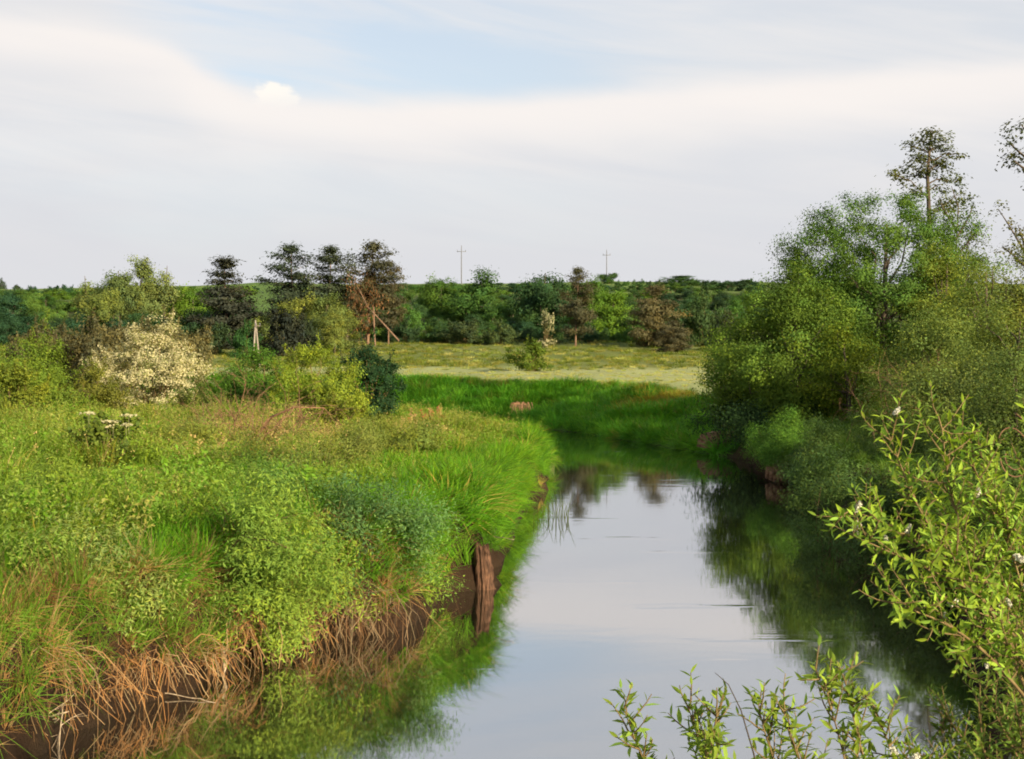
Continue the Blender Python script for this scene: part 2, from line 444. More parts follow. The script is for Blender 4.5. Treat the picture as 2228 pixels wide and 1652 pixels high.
def crown(geo, rng, cc, cr, n_per, L, Wd, centre, up=0.25, white=0.0, flat=0.75, hue=0.4, tang=None, jitter=0.42):
    k = len(cc)
    p = np.repeat(cc, n_per, 0) + rng.normal(size=(k * n_per, 3)) * np.repeat(np.asarray(cr) * np.ones(k), n_per)[:, None] * np.array([1, 1, flat]) * 0.55
    outw = unit(p - centre) * .6 + unit(p - np.repeat(cc, n_per, 0)) * .5
    nrm = outw + rng.normal(size=p.shape) * jitter + np.array([0, 0, up])
    tg = None if tang is None else rng.normal(size=p.shape) + np.asarray(tang) * 1.5
    geo.leaves(p, nrm, L * rng.uniform(.7, 1.3, len(p)), Wd * rng.uniform(.7, 1.3, len(p)), rng, clump_colours(rng, k, n_per, white, hue), tg)


def envelope_points(rng, n, h, r, prof, lumps=0.35, inner=0.45, seed=0):
    """clump centres inside a lumpy crown envelope; prof maps relative height to relative radius"""
    sub = 8 if n < 500 else 3; n_all = n; n = max(10, int(n / sub * .85)); inner = max(inner, .5)
    tt = rng.random(n * 4); keep = rng.random(n * 4) < np.interp(tt, prof[0], prof[1]) ** 1.3 + 0.05
    tt = tt[keep][:n]
    th = rng.random(len(tt)) * 2 * math.pi
    lob = 1 - lumps + 2 * lumps * vnoise(th / (2 * math.pi) * 6 + seed * 3.3, tt * 5 + seed, seed)
    rad = r * np.interp(tt, prof[0], prof[1]) * lob * (inner + (1 - inner) * np.sqrt(rng.random(len(tt))))
    c_ = np.stack([rad * np.cos(th), rad * np.sin(th), tt * h * (0.93 + .14 * vnoise(th * 1.2, tt * 0 + seed, seed + 5))], 1)
    # each bough carries a group of leaf clumps, a few stray ones fill between
    k = int(n_all * .85 / len(c_)); sg = .36 * (r * r * h / max(len(c_), 1)) ** (1 / 3) + .02
    out_ = np.repeat(c_, k, 0) + rng.normal(size=(len(c_) * k, 3)) * sg * np.array([1, 1, .8])
    fill = c_[rng.integers(len(c_), size=n_all - len(out_))] * np.append(rng.uniform(.4, 1.0, (n_all - len(out_), 1)).repeat(2, 1), rng.uniform(.85, 1.0, (n_all - len(out_), 1)), 1)
    out_ = np.concatenate([out_, fill]); out_[:, 2] = np.maximum(out_[:, 2], .02 * h)
    return out_


def limb(a, b, rng, sag=0.0, n=5, wob=0.08):
    a = np.asarray(a, float); b = np.asarray(b, float); t_ = np.linspace(0, 1, n)[:, None]
    p = a + (b - a) * t_; L = np.linalg.norm(b - a)
    p[1:-1] += rng.normal(size=(n - 2, 3)) * wob * L * .5
    p[:, 2] += np.sin(t_[:, 0] * math.pi) * sag * L
    return p


ROUND = ([0, .08, .25, .5, .75, .92, 1], [.25, .6, .9, 1, .82, .45, .1])
TALL = ([0, .1, .3, .55, .8, 1], [.35, .75, 1, .9, .6, .12])
DOME = ([0, .1, .4, .7, .9, 1], [.85, 1, .95, .75, .45, .15])
CONE = ([0, .05, .2, .5, .8, 1], [.55, .9, 1, .68, .33, .04])


def broadleaf(seed, h, r, trunk=0.18, clumps=220, n_per=26, L=.34, Wd=.2, cr=.55, prof=ROUND, lumps=.35, white=0.0, hue=.4, inner=.45, bark=M_BARK, tr=None, up=.25, centre_t=.45):
    rng = np.random.default_rng(seed)
    h0 = h * trunk
    cc = envelope_points(rng, clumps, h - h0, r, prof, lumps, inner, seed); cc[:, 2] += h0
    g = Geo(); crown(g, rng, cc, cr * rng.uniform(.6, 1.3, len(cc)), n_per, L, Wd, np.array([0, 0, h0 + (h - h0) * centre_t]), up, white, hue=hue)
    b = Geo(); tr = tr or h * .022
    lean = rng.normal(size=2) * h * .03
    tp = np.array([[0, 0, -.4], [lean[0] * .2, lean[1] * .2, h * .2], [lean[0] * .6, lean[1] * .6, h * .5], [lean[0], lean[1], h * .88]])
    b.tube(tp, [tr * 1.3, tr, tr * .65, tr * .15], 7)
    for i in rng.choice(len(cc), min(len(cc), 26), False):
        z0 = max(h * .1, cc[i][2] * rng.uniform(.45, .75)); s0 = np.array([np.interp(z0, tp[:, 2], tp[:, 0]), np.interp(z0, tp[:, 2], tp[:, 1]), z0])
        b.tube(limb(s0, cc[i], rng, -.05), np.linspace(tr * .35, tr * .07, 5), 4)
    return g.mesh('crown', (M_LEAF,)), b.mesh('trunk', (bark,), True)


def shrub(seed, h, r, clumps=160, n_per=30, L=.12, Wd=.05, cr=.28, prof=DOME, lumps=.3, white=0.0, hue=.4, inner=.4, stems=9, sr=.02, up=.35, tang=None, flat=.75, jitter=.42, shoots=26):
    rng = np.random.default_rng(seed)
    cc = envelope_points(rng, clumps, h, r, prof, lumps, inner, seed); cc[:, 2] += .05 * h
    g = Geo(); crown(g, rng, cc, cr * rng.uniform(.6, 1.3, len(cc)), n_per, L, Wd, np.array([0, 0, h * .3]), up, white, flat, hue, tang, jitter)
    b = Geo()
    ext = cc[np.argsort(-(np.hypot(cc[:, 0], cc[:, 1]) / r + cc[:, 2] / h))[:int(len(cc) * .4)]]
    for i in rng.choice(len(ext), min(shoots, len(ext)), False):
        d = unit(ext[i] - np.array([0, 0, h * .15])) + np.array([0, 0, .7]) + rng.normal(size=3) * .25; Ls = rng.uniform(.10, .26) * max(h, r); q_ = np.linspace(0, 1, 7)[:, None]
        sp = ext[i] + unit(d) * Ls * q_
        crown(g, rng, sp, cr * .30, max(4, n_per // 6), L, Wd, ext[i], up, white, 1.0, hue, d)
        b.tube(sp, np.linspace(sr * .3, sr * .1, 7), 3)
    for i in rng.choice(len(cc), min(stems * 3, len(cc)), False):
        b.tube(limb(np.append(rng.normal(size=2) * r * .08, -.15), cc[i] * np.array([1.03, 1.03, 1.03]), rng, .08), np.linspace(sr, sr * .25, 5), 4)
    return g.mesh('foliage', (M_LEAF,)), b.mesh('stems', (M_TWIG,), True)


def pine(seed, h, r, bare=0.25, whorls=11, prof=CONE, n_per=70, L=.34, Wd=.12, cr=.68, gaps=.2, dead=False, bark=M_PINEBARK):
    rng = np.random.default_rng(seed); g = Geo(); b = Geo(); tr = h * .011
    lean = rng.normal(size=2) * h * .025
    tp = np.array([[0, 0, -.5], [lean[0] * .3, lean[1] * .3, h * .35], [lean[0], lean[1], h * .7], [lean[0] * 1.1, lean[1] * 1.1, h]])
    b.tube(tp, [tr * 1.3, tr, tr * .6, tr * .12], 7)
    cc = []
    for k in range(whorls):
        tt = (k + .3 * rng.random()) / (whorls - 1) if whorls > 1 else .5; tt = min(tt, 1)
        z = h * (bare + (1 - bare) * tt * .97); R = r * np.interp(tt, prof[0], prof[1])
        for a in rng.random() * 6.28 + np.arange(5) * 6.28 / 5 + rng.normal(0, .25, 5):
            if rng.random() < gaps: continue
            Rr = R * rng.uniform(.65, 1.15); e = np.array([math.cos(a) * Rr, math.sin(a) * Rr, z + Rr * rng.uniform(-.05, .28)])
            s0 = np.array([np.interp(z, tp[:, 2], tp[:, 0]), np.interp(z, tp[:, 2], tp[:, 1]), z - .1 * Rr])
            e[:2] += s0[:2]
            L_ = limb(s0, e, rng, -.06); b.tube(L_, np.linspace(tr * .3, tr * .06, 5), 4)
            for q in np.linspace(.25, 1.05, max(2, int(Rr / .42))):
                cc.append(s0 + (e - s0) * q + rng.normal(size=3) * .12)
    cc.append(np.array([lean[0] * 1.1, lean[1] * 1.1, h])); cc = np.array(cc)
    crown(g, rng, cc, cr * rng.uniform(.7, 1.25, len(cc)), n_per, L, Wd, np.array([0, 0, h * .5]), .5, flat=.55, hue=.08)
    return g.mesh('crown', (M_LEAF,)), b.mesh('trunk', (bark,), True)


def plant(name, meshes, loc, label, cat, tint, group=None, rz=None, scale=(1, 1, 1)):
    """a thing with its two parts; meshes may be shared between things"""
    root = empty(name, loc, random.random() * 6.28 if rz is None else rz); root.scale = scale
    for me in meshes:
        o = link(me.name.split('.')[0], me, root); o.color = (*tint, 1)
    return tag(root, label, cat, group)


def on_ground(px, D, sink=0.0):
    x = (px - CX) / F * D
    return (x, D, gz(x, D) - sink)


def height_to(py, D, z0):
    return EYE - (py - HY) / F * D - z0


# ------------------------------------------------------------------ far wooded slope
DEC = [broadleaf(100 + i, 8.0, 3.1 + .3 * (i % 2), .06, 210, 62, .29, .19, .85, DOME if i % 2 else ROUND, .4) for i in range(5)]
BIRCH = [broadleaf(120 + i, 10.0, 2.0, .06, 190, 62, .26, .16, .72, TALL, .35, hue=.5) for i in range(3)]
PINES = [pine(140, 10, 2.9, .03, 13, CONE), pine(141, 10, 2.7, .22, 9, ([0, .15, .4, .7, .88, 1], [.75, 1, .85, .8, .5, .1]), gaps=.28), pine(142, 10, 2.8, .26, 8, ([0, .2, .45, .7, .9, 1], [.6, 1, .7, .85, .5, .1]), gaps=.3), pine(143, 8, 2.8, .02, 10, DOME, gaps=.12)]
BUSH = [shrub(150 + i, 3.0, 2.0, 130, 46, .20, .12, .48) for i in range(3)]

G_WOOD = 'green trees of the wooded slope below the ridge'
rng = np.random.default_rng(11)
SKIP = lambda px: 562 < px < 606


def wood_row(D, x0, x1, step, top, tints, label, group, skip=None, hmin=2.2, kinds=DEC, wide=(1.0, 1.35)):
    px = x0
    while px < x1:
        d = D + rng.uniform(-6, 6); p = px + rng.uniform(-.35, .35) * step; px += step
        if skip and skip(p): continue
        loc = on_ground(p, d, .1); h = max(hmin, height_to(rng.uniform(*top), d, loc[2]))
        k = kinds[rng.integers(len(kinds))]; base_h = 8.0 if kinds is DEC else 10.0 if kinds is BIRCH else 3.0
        s = h / base_h; sw = s * rng.uniform(*wide) if kinds is DEC else s * rng.uniform(.9, 1.2)
        if kinds is DEC: sw = max(sw, .55)
        ti_ = rng.integers(len(tints)); tint = np.array(tints[ti_]) * rng.uniform(.8, 1.2)
        lab_ = label
        if label is LB:
            zone = next(zt for lim, zt in ((170, 'by the picture edge'), (430, 'about the skyline birches'), (600, 'about the conical pine'), (880, 'about the pair of pines'), (1130, 'below the taller pole'), (1400, 'about the tall dark tree'), (9999, 'behind the rusty pines')) if p < lim)
            lab_ = '%s green tree %s wooded slope %s' % ('fresh' if tint[1] > .2 else 'mid' if tint[1] > .125 else 'dark', 'high on the' if d > 240 else 'low on the', zone)
        plant('broadleaf_tree' if kinds is not BUSH else 'far_shrub', k, loc, lab_, 'tree' if kinds is not BUSH else 'shrub', tint, group, rng.uniform(0, 6.28), (sw, sw, s))


T_DARK = [(.04, .09, .045), (.05, .12, .05), (.035, .10, .055)]
T_MID = [(.065, .165, .04), (.09, .19, .045), (.06, .14, .05)]
T_BRIGHT = [(.12, .25, .04), (.11, .23, .035)]
LB = 'deciduous tree in the dense wood on the slope below the ridge'
wood_row(318, -40, 540, 30, (628, 638), T_MID + T_BRIGHT, LB, G_WOOD)
wood_row(318, 870, 1680, 30, (617, 630), T_MID + T_DARK, LB, G_WOOD)
wood_row(262, -60, 540, 34, (636, 660), T_MID + T_BRIGHT, LB, G_WOOD, SKIP)
wood_row(285, 860, 1720, 32, (622, 648), T_MID + T_DARK + T_BRIGHT, LB, G_WOOD)
wood_row(250, 850, 1720, 36, (636, 668), T_MID + T_DARK + T_BRIGHT, LB, G_WOOD)
wood_row(228, -60, 1720, 38, (642, 685), T_MID + T_DARK, LB, G_WOOD, SKIP)
wood_row(208, -60, 1720, 42, (668, 708), T_DARK + T_MID, LB, G_WOOD, lambda p: 1560 < p)
wood_row(198, 840, 1560, 34, (700, 728), T_DARK + T_MID, 'low shrub along the foot of the wooded slope', 'shrubs at the foot of the wood', None, 1.0, BUSH)
wood_row(188, -60, 540, 46, (668, 705), T_DARK, LB, G_WOOD)
wood_row(336, -60, 900, 22, (623, 632), T_MID + T_DARK, 'low bush on the brow of the hill below the skyline', 'bushes along the brow', SKIP, 1.2, BUSH)
# ridge-top bushes
wood_row(346, 1330, 1640, 17, (617, 625), T_DARK + T_MID, 'dark bush of the hedge along the ridge', 'hedge bushes on the ridge', None, 1.2, BUSH)


def far_tree(name, mesh, base_h, px, top, D, label, cat, tint, wpx=None, base_r=3.0, rz=0.0, sink=.1):
    loc = on_ground(px, D, sink); h = height_to(top, D, loc[2]) * 1.07; s = h / base_h
    sw = s if wpx is None else (wpx / F * D) / (2 * base_r)
    return plant(name, mesh, loc, label, cat, tint, None, rz, (sw, sw, s))


far_tree('broadleaf_tree', DEC[0], 8, 1325, 592, 356, 'small round tree alone on the skyline beneath the fainter pole', 'tree', (.05, .11, .04), 36, 3.1)
far_tree('broadleaf_tree', DEC[1], 8, 1480, 602, 345, 'broad low tree rising above the ridge hedge', 'tree', (.05, .12, .04), 80, 3.3)
far_tree('broadleaf_tree', DEC[2], 8, 1617, 610, 345, 'small dark bushy tree on the ridge beside the tall riverside trees', 'tree', (.035, .075, .03), 34, 3.1)
far_tree('broadleaf_tree', DEC[3], 8, 4, 610, 420, 'tiny tree on the skyline at the edge of the picture', 'tree', (.05, .09, .05), 16, 3.3)
far_tree('broadleaf_tree', DEC[4], 8, 36, 622, 420, 'tiny low bush on the far skyline', 'bush', (.05, .09, .05), 14, 3.1)
far_tree('broadleaf_tree', DEC[0], 8, 1180, 586, 212, 'tall dark green tree rising highest in the middle of the wood', 'tree', (.04, .10, .04), 105, 3.1, 1.0)
far_tree('broadleaf_tree', DEC[3], 8, 1050, 606, 226, 'domed green tree below the skyline between pole and dark tree', 'tree', (.055, .14, .035), 110, 3.3, 2.0)
far_tree('broadleaf_tree', DEC[2], 8, 960, 616, 232, 'fresh green tree beneath the taller utility pole', 'tree', (.075, .17, .035), 90, 3.1, 2.7)
far_tree('broadleaf_tree', DEC[1], 8, 1335, 648, 206, 'bright yellow green tree behind the brown pines', 'tree', (.11, .23, .03), 90, 3.3, .5)
far_tree('broadleaf_tree', DEC[4], 8, 1290, 622, 216, 'light green tree between the two brown pines', 'tree', (.075, .17, .03), 70, 3.1, .5)
far_tree('birch_tree', BIRCH[0], 10, 195, 592, 196, 'pale olive birch, first of the tall clump on the skyline', 'tree', (.15, .225, .08), 60, 2.0)
far_tree('birch_tree', BIRCH[1], 10, 258, 580, 194, 'darker tall birch second in the skyline clump', 'tree', (.09, .15, .06), 66, 2.0, 2)
far_tree('birch_tree', BIRCH[2], 10, 305, 578, 198, 'third birch of the skyline clump, between two taller ones', 'tree', (.13, .195, .07), 62, 2.0, 4)
far_tree('birch_tree', BIRCH[0], 10, 352, 568, 202, 'tallest pale birch at the end of the skyline clump', 'tree', (.15, .22, .085), 66, 2.0, 3)
far_tree('birch_tree', BIRCH[1], 10, 235, 622, 186, 'short leafy birch in front of the skyline clump', 'tree', (.14, .21, .065), 56, 2.0, 1)
far_tree('broadleaf_tree', DEC[2], 8, 420, 640, 205, 'bright green tree between birch clump and conical pine', 'tree', (.10, .21, .03), 95, 3.1, 3)
PN = (.05, .074, .046)
far_tree('pine_tree', PINES[0], 10, 495, 576, 182, 'large dark conical pine standing by itself', 'pine', (.05, .06, .045), 165, 2.9)
far_tree('pine_tree', PINES[1], 10, 648, 552, 184, 'dark flat-topped pine, first of the pair above the light willows', 'pine', PN, 135, 2.6, 1)
far_tree('pine_tree', PINES[2], 10, 706, 556, 186, 'second pine of the dark pair, browner, above the light willows', 'pine', (.058, .078, .046), 130, 2.7, 2.2)
far_tree('pine_tree', PINES[1], 10, 800, 548, 188, 'ragged reddish pine behind the leaning broken trunk', 'pine', (.075, .08, .046), 140, 2.6, 3.4)
far_tree('pine_tree', PINES[2], 10, 845, 585, 190, 'low brownish pine crown next to the ragged reddish pine', 'pine', (.09, .085, .045), 70, 2.7, .4)
far_tree('pine_tree', PINES[1], 10, 1252, 598, 190, 'brownish pine in front of the tall dark green tree', 'pine', (.085, .09, .05), 84, 2.6, 5)
far_tree('pine_tree', PINES[3], 8, 1430, 634, 186, 'rounded rusty brown pine at the end of the meadow slope', 'pine', (.125, .12, .06), 118, 2.8, 2)
far_tree('pine_tree', PINES[3], 8, 1462, 705, 172, 'small rusty pine at the foot of the rounded one', 'pine', (.10, .10, .055), 72, 2.8, 4)
WIL = [(.14, .20, .06), (.16, .22, .06), (.125, .19, .06)]
for i, (px, top, D, wpx, lab) in enumerate([
        (600, 672, 180, 80, 'olive willow tree just beyond the A-frame pole'), (655, 640, 178, 76, 'tall pale willow tree under the pair of pines'),
        (708, 652, 174, 80, 'rounded light green willow tree beneath the pine pair'), (752, 660, 178, 52, 'slender light willow tree beside the leaning trunk'),
        (728, 690, 168, 60, 'lower light green willow tree in front of the rounded one')]):
    far_tree('willow_tree', BIRCH[i % 3] if i % 2 else DEC[i % 5], 10 if i % 2 else 8, px, top, D, lab, 'tree', WIL[i % 3], wpx, 2.0 if i % 2 else 3.1, i)
for i, (px, top, D, wpx, tint, lab) in enumerate([
        (470, 715, 165, 90, (.05, .10, .05), 'grey green shrub below the conical pine'), (535, 722, 160, 60, (.04, .12, .04), 'low green shrub beside the A-frame pole'),
        (615, 690, 160, 96, (.028, .04, .034), 'near-black spruce-like bush behind the A-frame pole'), (665, 700, 162, 60, (.035, .06, .035), 'dark bush between the pole and the light willows'),
        (1088, 712, 192, 70, (.07, .12, .05), 'pale shrub at the meadow edge under the domed tree'), (1015, 706, 194, 80, (.06, .10, .05), 'greyish shrub at the meadow edge'),
        (1575, 690, 176, 60, (.055, .085, .045), 'grey green bush behind the riverside thicket'), (1530, 660, 190, 70, (.05, .10, .04), 'dark green bush behind the rusty pines')]):
    far_tree('far_shrub', BUSH[i % 3], 3.0, px, top, D, lab, 'shrub', tint, wpx, 2.0, i)
# white flowering shrub at the wood's edge
wf = shrub(170, 3.0, 1.7, 90, 24, .24, .15, .4, white=.5)
far_tree('flowering_shrub', wf, 3.0, 1188, 698, 188, 'white flowering shrub at the edge of the wood', 'shrub', (.08, .13, .06), 44, 1.7)
# lone bush on the meadow
mb = shrub(171, 3.0, 2.2, 160, 26, .24, .13, .4, prof=DOME)
far_tree('round_bush', mb, 3.0, 1153, 756, 128, 'rounded olive bush alone on the pale meadow', 'bush', (.085, .15, .022), 92, 2.2)
# scrubby row on the left, half way to the wood
rng = np.random.default_rng(5)
for i in range(16):
    px = 60 + i * 24 + rng.uniform(-8, 8); D = rng.uniform(108, 124); loc = on_ground(px, D, .05); h = height_to(rng.uniform(715, 742), D, loc[2]); s = h / 3
    plant('scrub_bush', BUSH[i % 3], loc, 'brownish scrub bush in the row behind the flowering hawthorn', 'shrub', np.array((.13, .14, .075)) * rng.uniform(.75, 1.2), 'brown scrub row', None, (s * .75, s * .75, s))

# the leaning broken pine: a bare trunk fallen against its neighbour with rusty dead needles
lp = empty('leaning_pine', on_ground(868, 180)); b0 = np.array(lp.location)
tp = [P(868, 742, 180), P(830, 700, 180.5), P(800, 668, 181), P(772, 612, 182)]
g = Geo(); g.tube(np.array(tp) - b0, [.12, .10, .08, .04], 7); link('trunk', g.mesh('fallen_trunk', (M_PINEBARK,), True), lp)
g = Geo(); rr = np.random.default_rng(31)
cc = np.array([P(x, y, 181 + rr.normal() * .8) for x, y in [(772, 625), (780, 645), (778, 665), (786, 680), (792, 700), (798, 690), (768, 640), (805, 660), (815, 640), (762, 610), (790, 620), (800, 606), (785, 712), (812, 625), (776, 650), (826, 655)]]) - b0
crown(g, rr, cc, 1.0, 60, .5, .08, np.array([0, 0, -20.]), .2, flat=1.6, hue=.6, tang=(0, 0, 2))
o = link('crown', g.mesh('dead_needles', (M_LEAF,)), lp); o.color = (.20, .125, .08, 1)
tag(lp, 'broken pine leaning against its neighbour, bare trunk and rusty dead needles', 'pine')
st = empty('dead_pine', on_ground(815, 182)); b0 = np.array(st.location)
g = Geo(); g.tube(np.array([P(816, 752, 182), P(814, 720, 182), P(813, 668, 182)]) - b0, [.14, .12, .10], 7)
link('trunk', g.mesh('standing_trunk', (M_PINEBARK,), True), st)
tag(st, 'pale upright pine trunk under the leaning broken one', 'trunk')

# ------------------------------------------------------------------ utility poles
def box_geo(g, lo, hi):
    (x0, y0, z0), (x1, y1, z1) = lo, hi
    v = [(x0, y0, z0), (x1, y0, z0), (x1, y1, z0), (x0, y1, z0), (x0, y0, z1), (x1, y0, z1), (x1, y1, z1), (x0, y1, z1)]
    g.add(v, [(0, 3, 2, 1), (4, 5, 6, 7), (0, 1, 5, 4), (1, 2, 6, 5), (2, 3, 7, 6), (3, 0, 4, 7)])


def ridge_pole(px, top, D, label, arm=1.1):
    loc = on_ground(px, D); h = height_to(top, D, loc[2]); r = empty('utility_pole', loc)
    g = Geo(); g.tube([(0, 0, -.3), (0, 0, h * .5), (0, 0, h)], [.14, .12, .09], 8); link('mast', g.mesh('mast', (M_GREY,), True), r)
    g = Geo(); box_geo(g, (-arm, -.06, h - 1.30), (arm, .06, h - 1.17)); link('crossarm', g.mesh('crossarm', (M_GREY,)), r)
    for s in (-arm + .12, arm - .12, 0):
        g = Geo(); z0 = h - 1.15 if s else h
        g.tube([(s, 0, z0), (s, 0, z0 + .12), (s, 0, z0 + .26), (s, 0, z0 + .34)], [.05, .10, .08, .03], 6); link('insulator', g.mesh('insulator', (M_GREY,), True), r)
    return tag(r, label, 'utility pole', 'poles on the ridge')


ridge_pole(1004, 537, 356, 'taller grey utility pole with crossarm on the skyline', 1.15)
ridge_pole(1320, 546, 400, 'thinner fainter utility pole above the small round skyline tree', 1.1)
# A-frame pole
D = 140; loc = on_ground(558, D); ap = empty('a_frame_pole', loc); b0 = np.array(loc); tp = P(556, 697, D)
for dx, nm in ((-3, 'pole_leg'), (13, 'pole_leg')):
    ft = P(553 + dx, 775, D); ft[2] = min(ft[2], loc[2] - .3)
    g = Geo(); g.tube(np.array([ft, (ft + tp) / 2, tp + np.array([0.0, .16 if dx > 0 else 0, -.25 if dx > 0 else 0])]) - b0, [.095, .085, .07], 8); link(nm, g.mesh('pole_leg', (M_POLE,), True), ap)
g = Geo(); t0 = tp - b0; box_geo(g, (t0[0] - .08, t0[1] - .30, t0[2] - .60), (t0[0] + .55, t0[1] - .22, t0[2] - .54)); link('crossarm', g.mesh('a_crossarm', (M_POLE,)), ap)
for dx in (.05, .48):
    g = Geo(); g.tube([(t0[0] + dx, t0[1] - .28, t0[2] - .52), (t0[0] + dx, t0[1] - .28, t0[2] - .4), (t0[0] + dx, t0[1] - .28, t0[2] - .28)], [.03, .07, .04], 6); link('insulator', g.mesh('a_insulator', (M_GREY,), True), ap)
tag(ap, 'wooden A-frame utility pole of two splayed legs before the wood', 'utility pole')

# ------------------------------------------------------------------ shrubs on the left bank plateau
def near_plant(name, meshes, px, D, label, cat, tint, rz=0.0, sink=.1, scale=(1, 1, 1)):
    return plant(name, meshes, on_ground(px, D, sink), label, cat, tint, None, rz, scale)


def size_for(px0, px1, top, D):
    loc = on_ground((px0 + px1) / 2, D); return height_to(top, D, loc[2]), (px1 - px0) / F * D / 2


h, r = size_for(250, 434, 716, 66)
near_plant('hawthorn', shrub(200, h * .97, r * 1.25, 480, 80, .085, .06, .34, ([0, .12, .35, .6, .85, 1], [.6, .95, 1, .85, .5, .2]), .4, white=.62, hue=.3, sr=.05, flat=.45), 342, 66, 'hawthorn bush covered in creamy white blossom', 'hawthorn', (.16, .20, .06))
h, r = size_for(468, 640, 758, 67)
near_plant('dense_shrub', shrub(201, h * .95, r, 510, 60, .095, .06, .34, DOME, .08, hue=.3, sr=.04), 556, 67, 'dense rounded mid green shrub next to the hawthorn', 'shrub', (.085, .20, .03))
h, r = size_for(590, 790, 768, 61)
near_plant('yellow_shrub', shrub(202, h, r, 330, 70, .13, .04, .3, DOME, .4, hue=.45, sr=.03, tang=(0, 0, 1)), 690, 61, 'sunlit yellow green willow shrub with spiky shoots', 'shrub', (.19, .29, .04))
h, r = size_for(730, 860, 762, 66)
near_plant('dark_shrub', shrub(203, h, r, 330, 80, .10, .065, .32, DOME, .15, hue=.1, sr=.04), 800, 66, 'very dark green rounded shrub at the bend of the river', 'shrub', (.026, .07, .028))
h, r = size_for(-60, 175, 740, 58)
near_plant('broad_shrub', shrub(204, h, r, 420, 70, .10, .05, .36, DOME, .35, hue=.4, sr=.04), 60, 58, 'broad green shrub at the picture edge below the wood', 'shrub', (.12, .21, .03))
h, r = size_for(120, 260, 800, 60)
near_plant('low_shrub', shrub(205, h, r, 220, 60, .10, .045, .3, DOME, .35, hue=.5, sr=.03), 195, 60, 'low olive shrub between the broad shrub and the hawthorn', 'shrub', (.14, .18, .04))
h, r = size_for(0, 110, 800, 50)
near_plant('low_shrub', shrub(206, h, r, 200, 60, .10, .045, .3, DOME, .35, hue=.5, sr=.03), 40, 50, 'low yellowish shrub in front of the broad green shrub', 'shrub', (.15, .22, .035))
h, r = size_for(395, 470, 830, 62)
near_plant('low_shrub', shrub(207, h, r, 110, 60, .10, .045, .26, DOME, .3, sr=.03), 432, 62, 'small low bush at the foot of the hawthorn', 'shrub', (.09, .14, .035))
h, r = size_for(700, 800, 850, 56)
near_plant('low_shrub', shrub(208, h * .8, r, 110, 60, .10, .04, .26, DOME, .3, hue=.5, sr=.03), 735, 56, 'small light shrub under the yellow green willow', 'shrub', (.15, .21, .035))

# elder with white umbels
D = 30; loc = on_ground(248, D); h = height_to(905, D, loc[2])
ep = plant('umbel_plant', shrub(210, max(h, .7), .65, 46, 24, .13, .07, .22, DOME, .3, sr=.015), loc, 'leafy plant with flat white flower umbels amid the grass', 'plant', (.09, .15, .03), None, 0)
rr = np.random.default_rng(3)
for k in range(6):
    g = Geo(); c0 = np.array([rr.uniform(-.5, .5), rr.uniform(-.5, -.1), max(h, .7) * rr.uniform(.8, 1.12)])
    pp = c0 + rr.normal(size=(40, 3)) * np.array([.075, .075, .015])
    g.leaves(pp, rr.normal(size=(40, 3)) * .4 + np.array([0, -.4, 1]), .06, .055, rr, np.tile([.8, .2, .7], (40, 1)))
    g.tube(np.array([c0 - np.array([0, 0, .4]), c0]), [.008, .006], 4, np.array([.4, .3, 0]))
    o = link('umbel', g.mesh('umbel', (M_LEAF,)), ep); o.color = (.25, .28, .16, 1)

# bare brown twiggy shrub
def twigs(g, rng, a, d, L, r, depth, spread=.7, bend=-.03, sides=4):
    n = 5; p = [np.array(a, float)]; dd = unit(np.array(d, float))
    for i in range(n - 1):
        dd = unit(dd + rng.normal(size=3) * .16 + np.array([0, 0, bend])); p.append(p[-1] + dd * L / (n - 1))
    g.tube(p, np.linspace(r, r * .45, n), sides)
    if depth > 0:
        for k in range(rng.integers(2, 5)):
            i = rng.integers(1, n); twigs(g, rng, p[i], dd + rng.normal(size=3) * spread, L * rng.uniform(.45, .75), r * .55, depth - 1, spread, bend, 3)


D = 38; loc = on_ground(545, D); ds = empty('bare_shrub', loc); rr = np.random.default_rng(8)
for k in range(14):
    g = Geo(); a = rr.uniform(0, 6.28)
    twigs(g, rr, (rr.normal() * .4, rr.normal() * .3, -.05), (math.cos(a) * 1.0, math.sin(a) * .5, 1.15), rr.uniform(1.4, 2.1), .021, 3)
    link('branch', g.mesh('bare_branch', (M_DEAD,), True), ds)
g = Geo(); b0 = np.array(loc); pl = np.array([P(545, 970, 38), P(590, 908, 37.8), P(640, 886, 37.6), P(705, 888, 37.5)]) - b0
g.tube(pl, [.045, .036, .026, .014], 5)
for q in (1, 1, 2, 2, 3, 3): twigs(g, rr, pl[q], (rr.normal() * .8, rr.normal() * .4, -.5), .7, .013, 2, .6, -.06)
link('arching_branch', g.mesh('arching_branch', (M_DEAD,), True), ds)
tag(ds, 'bare brown dead shrub with one arching branch in dry grass', 'dead shrub')

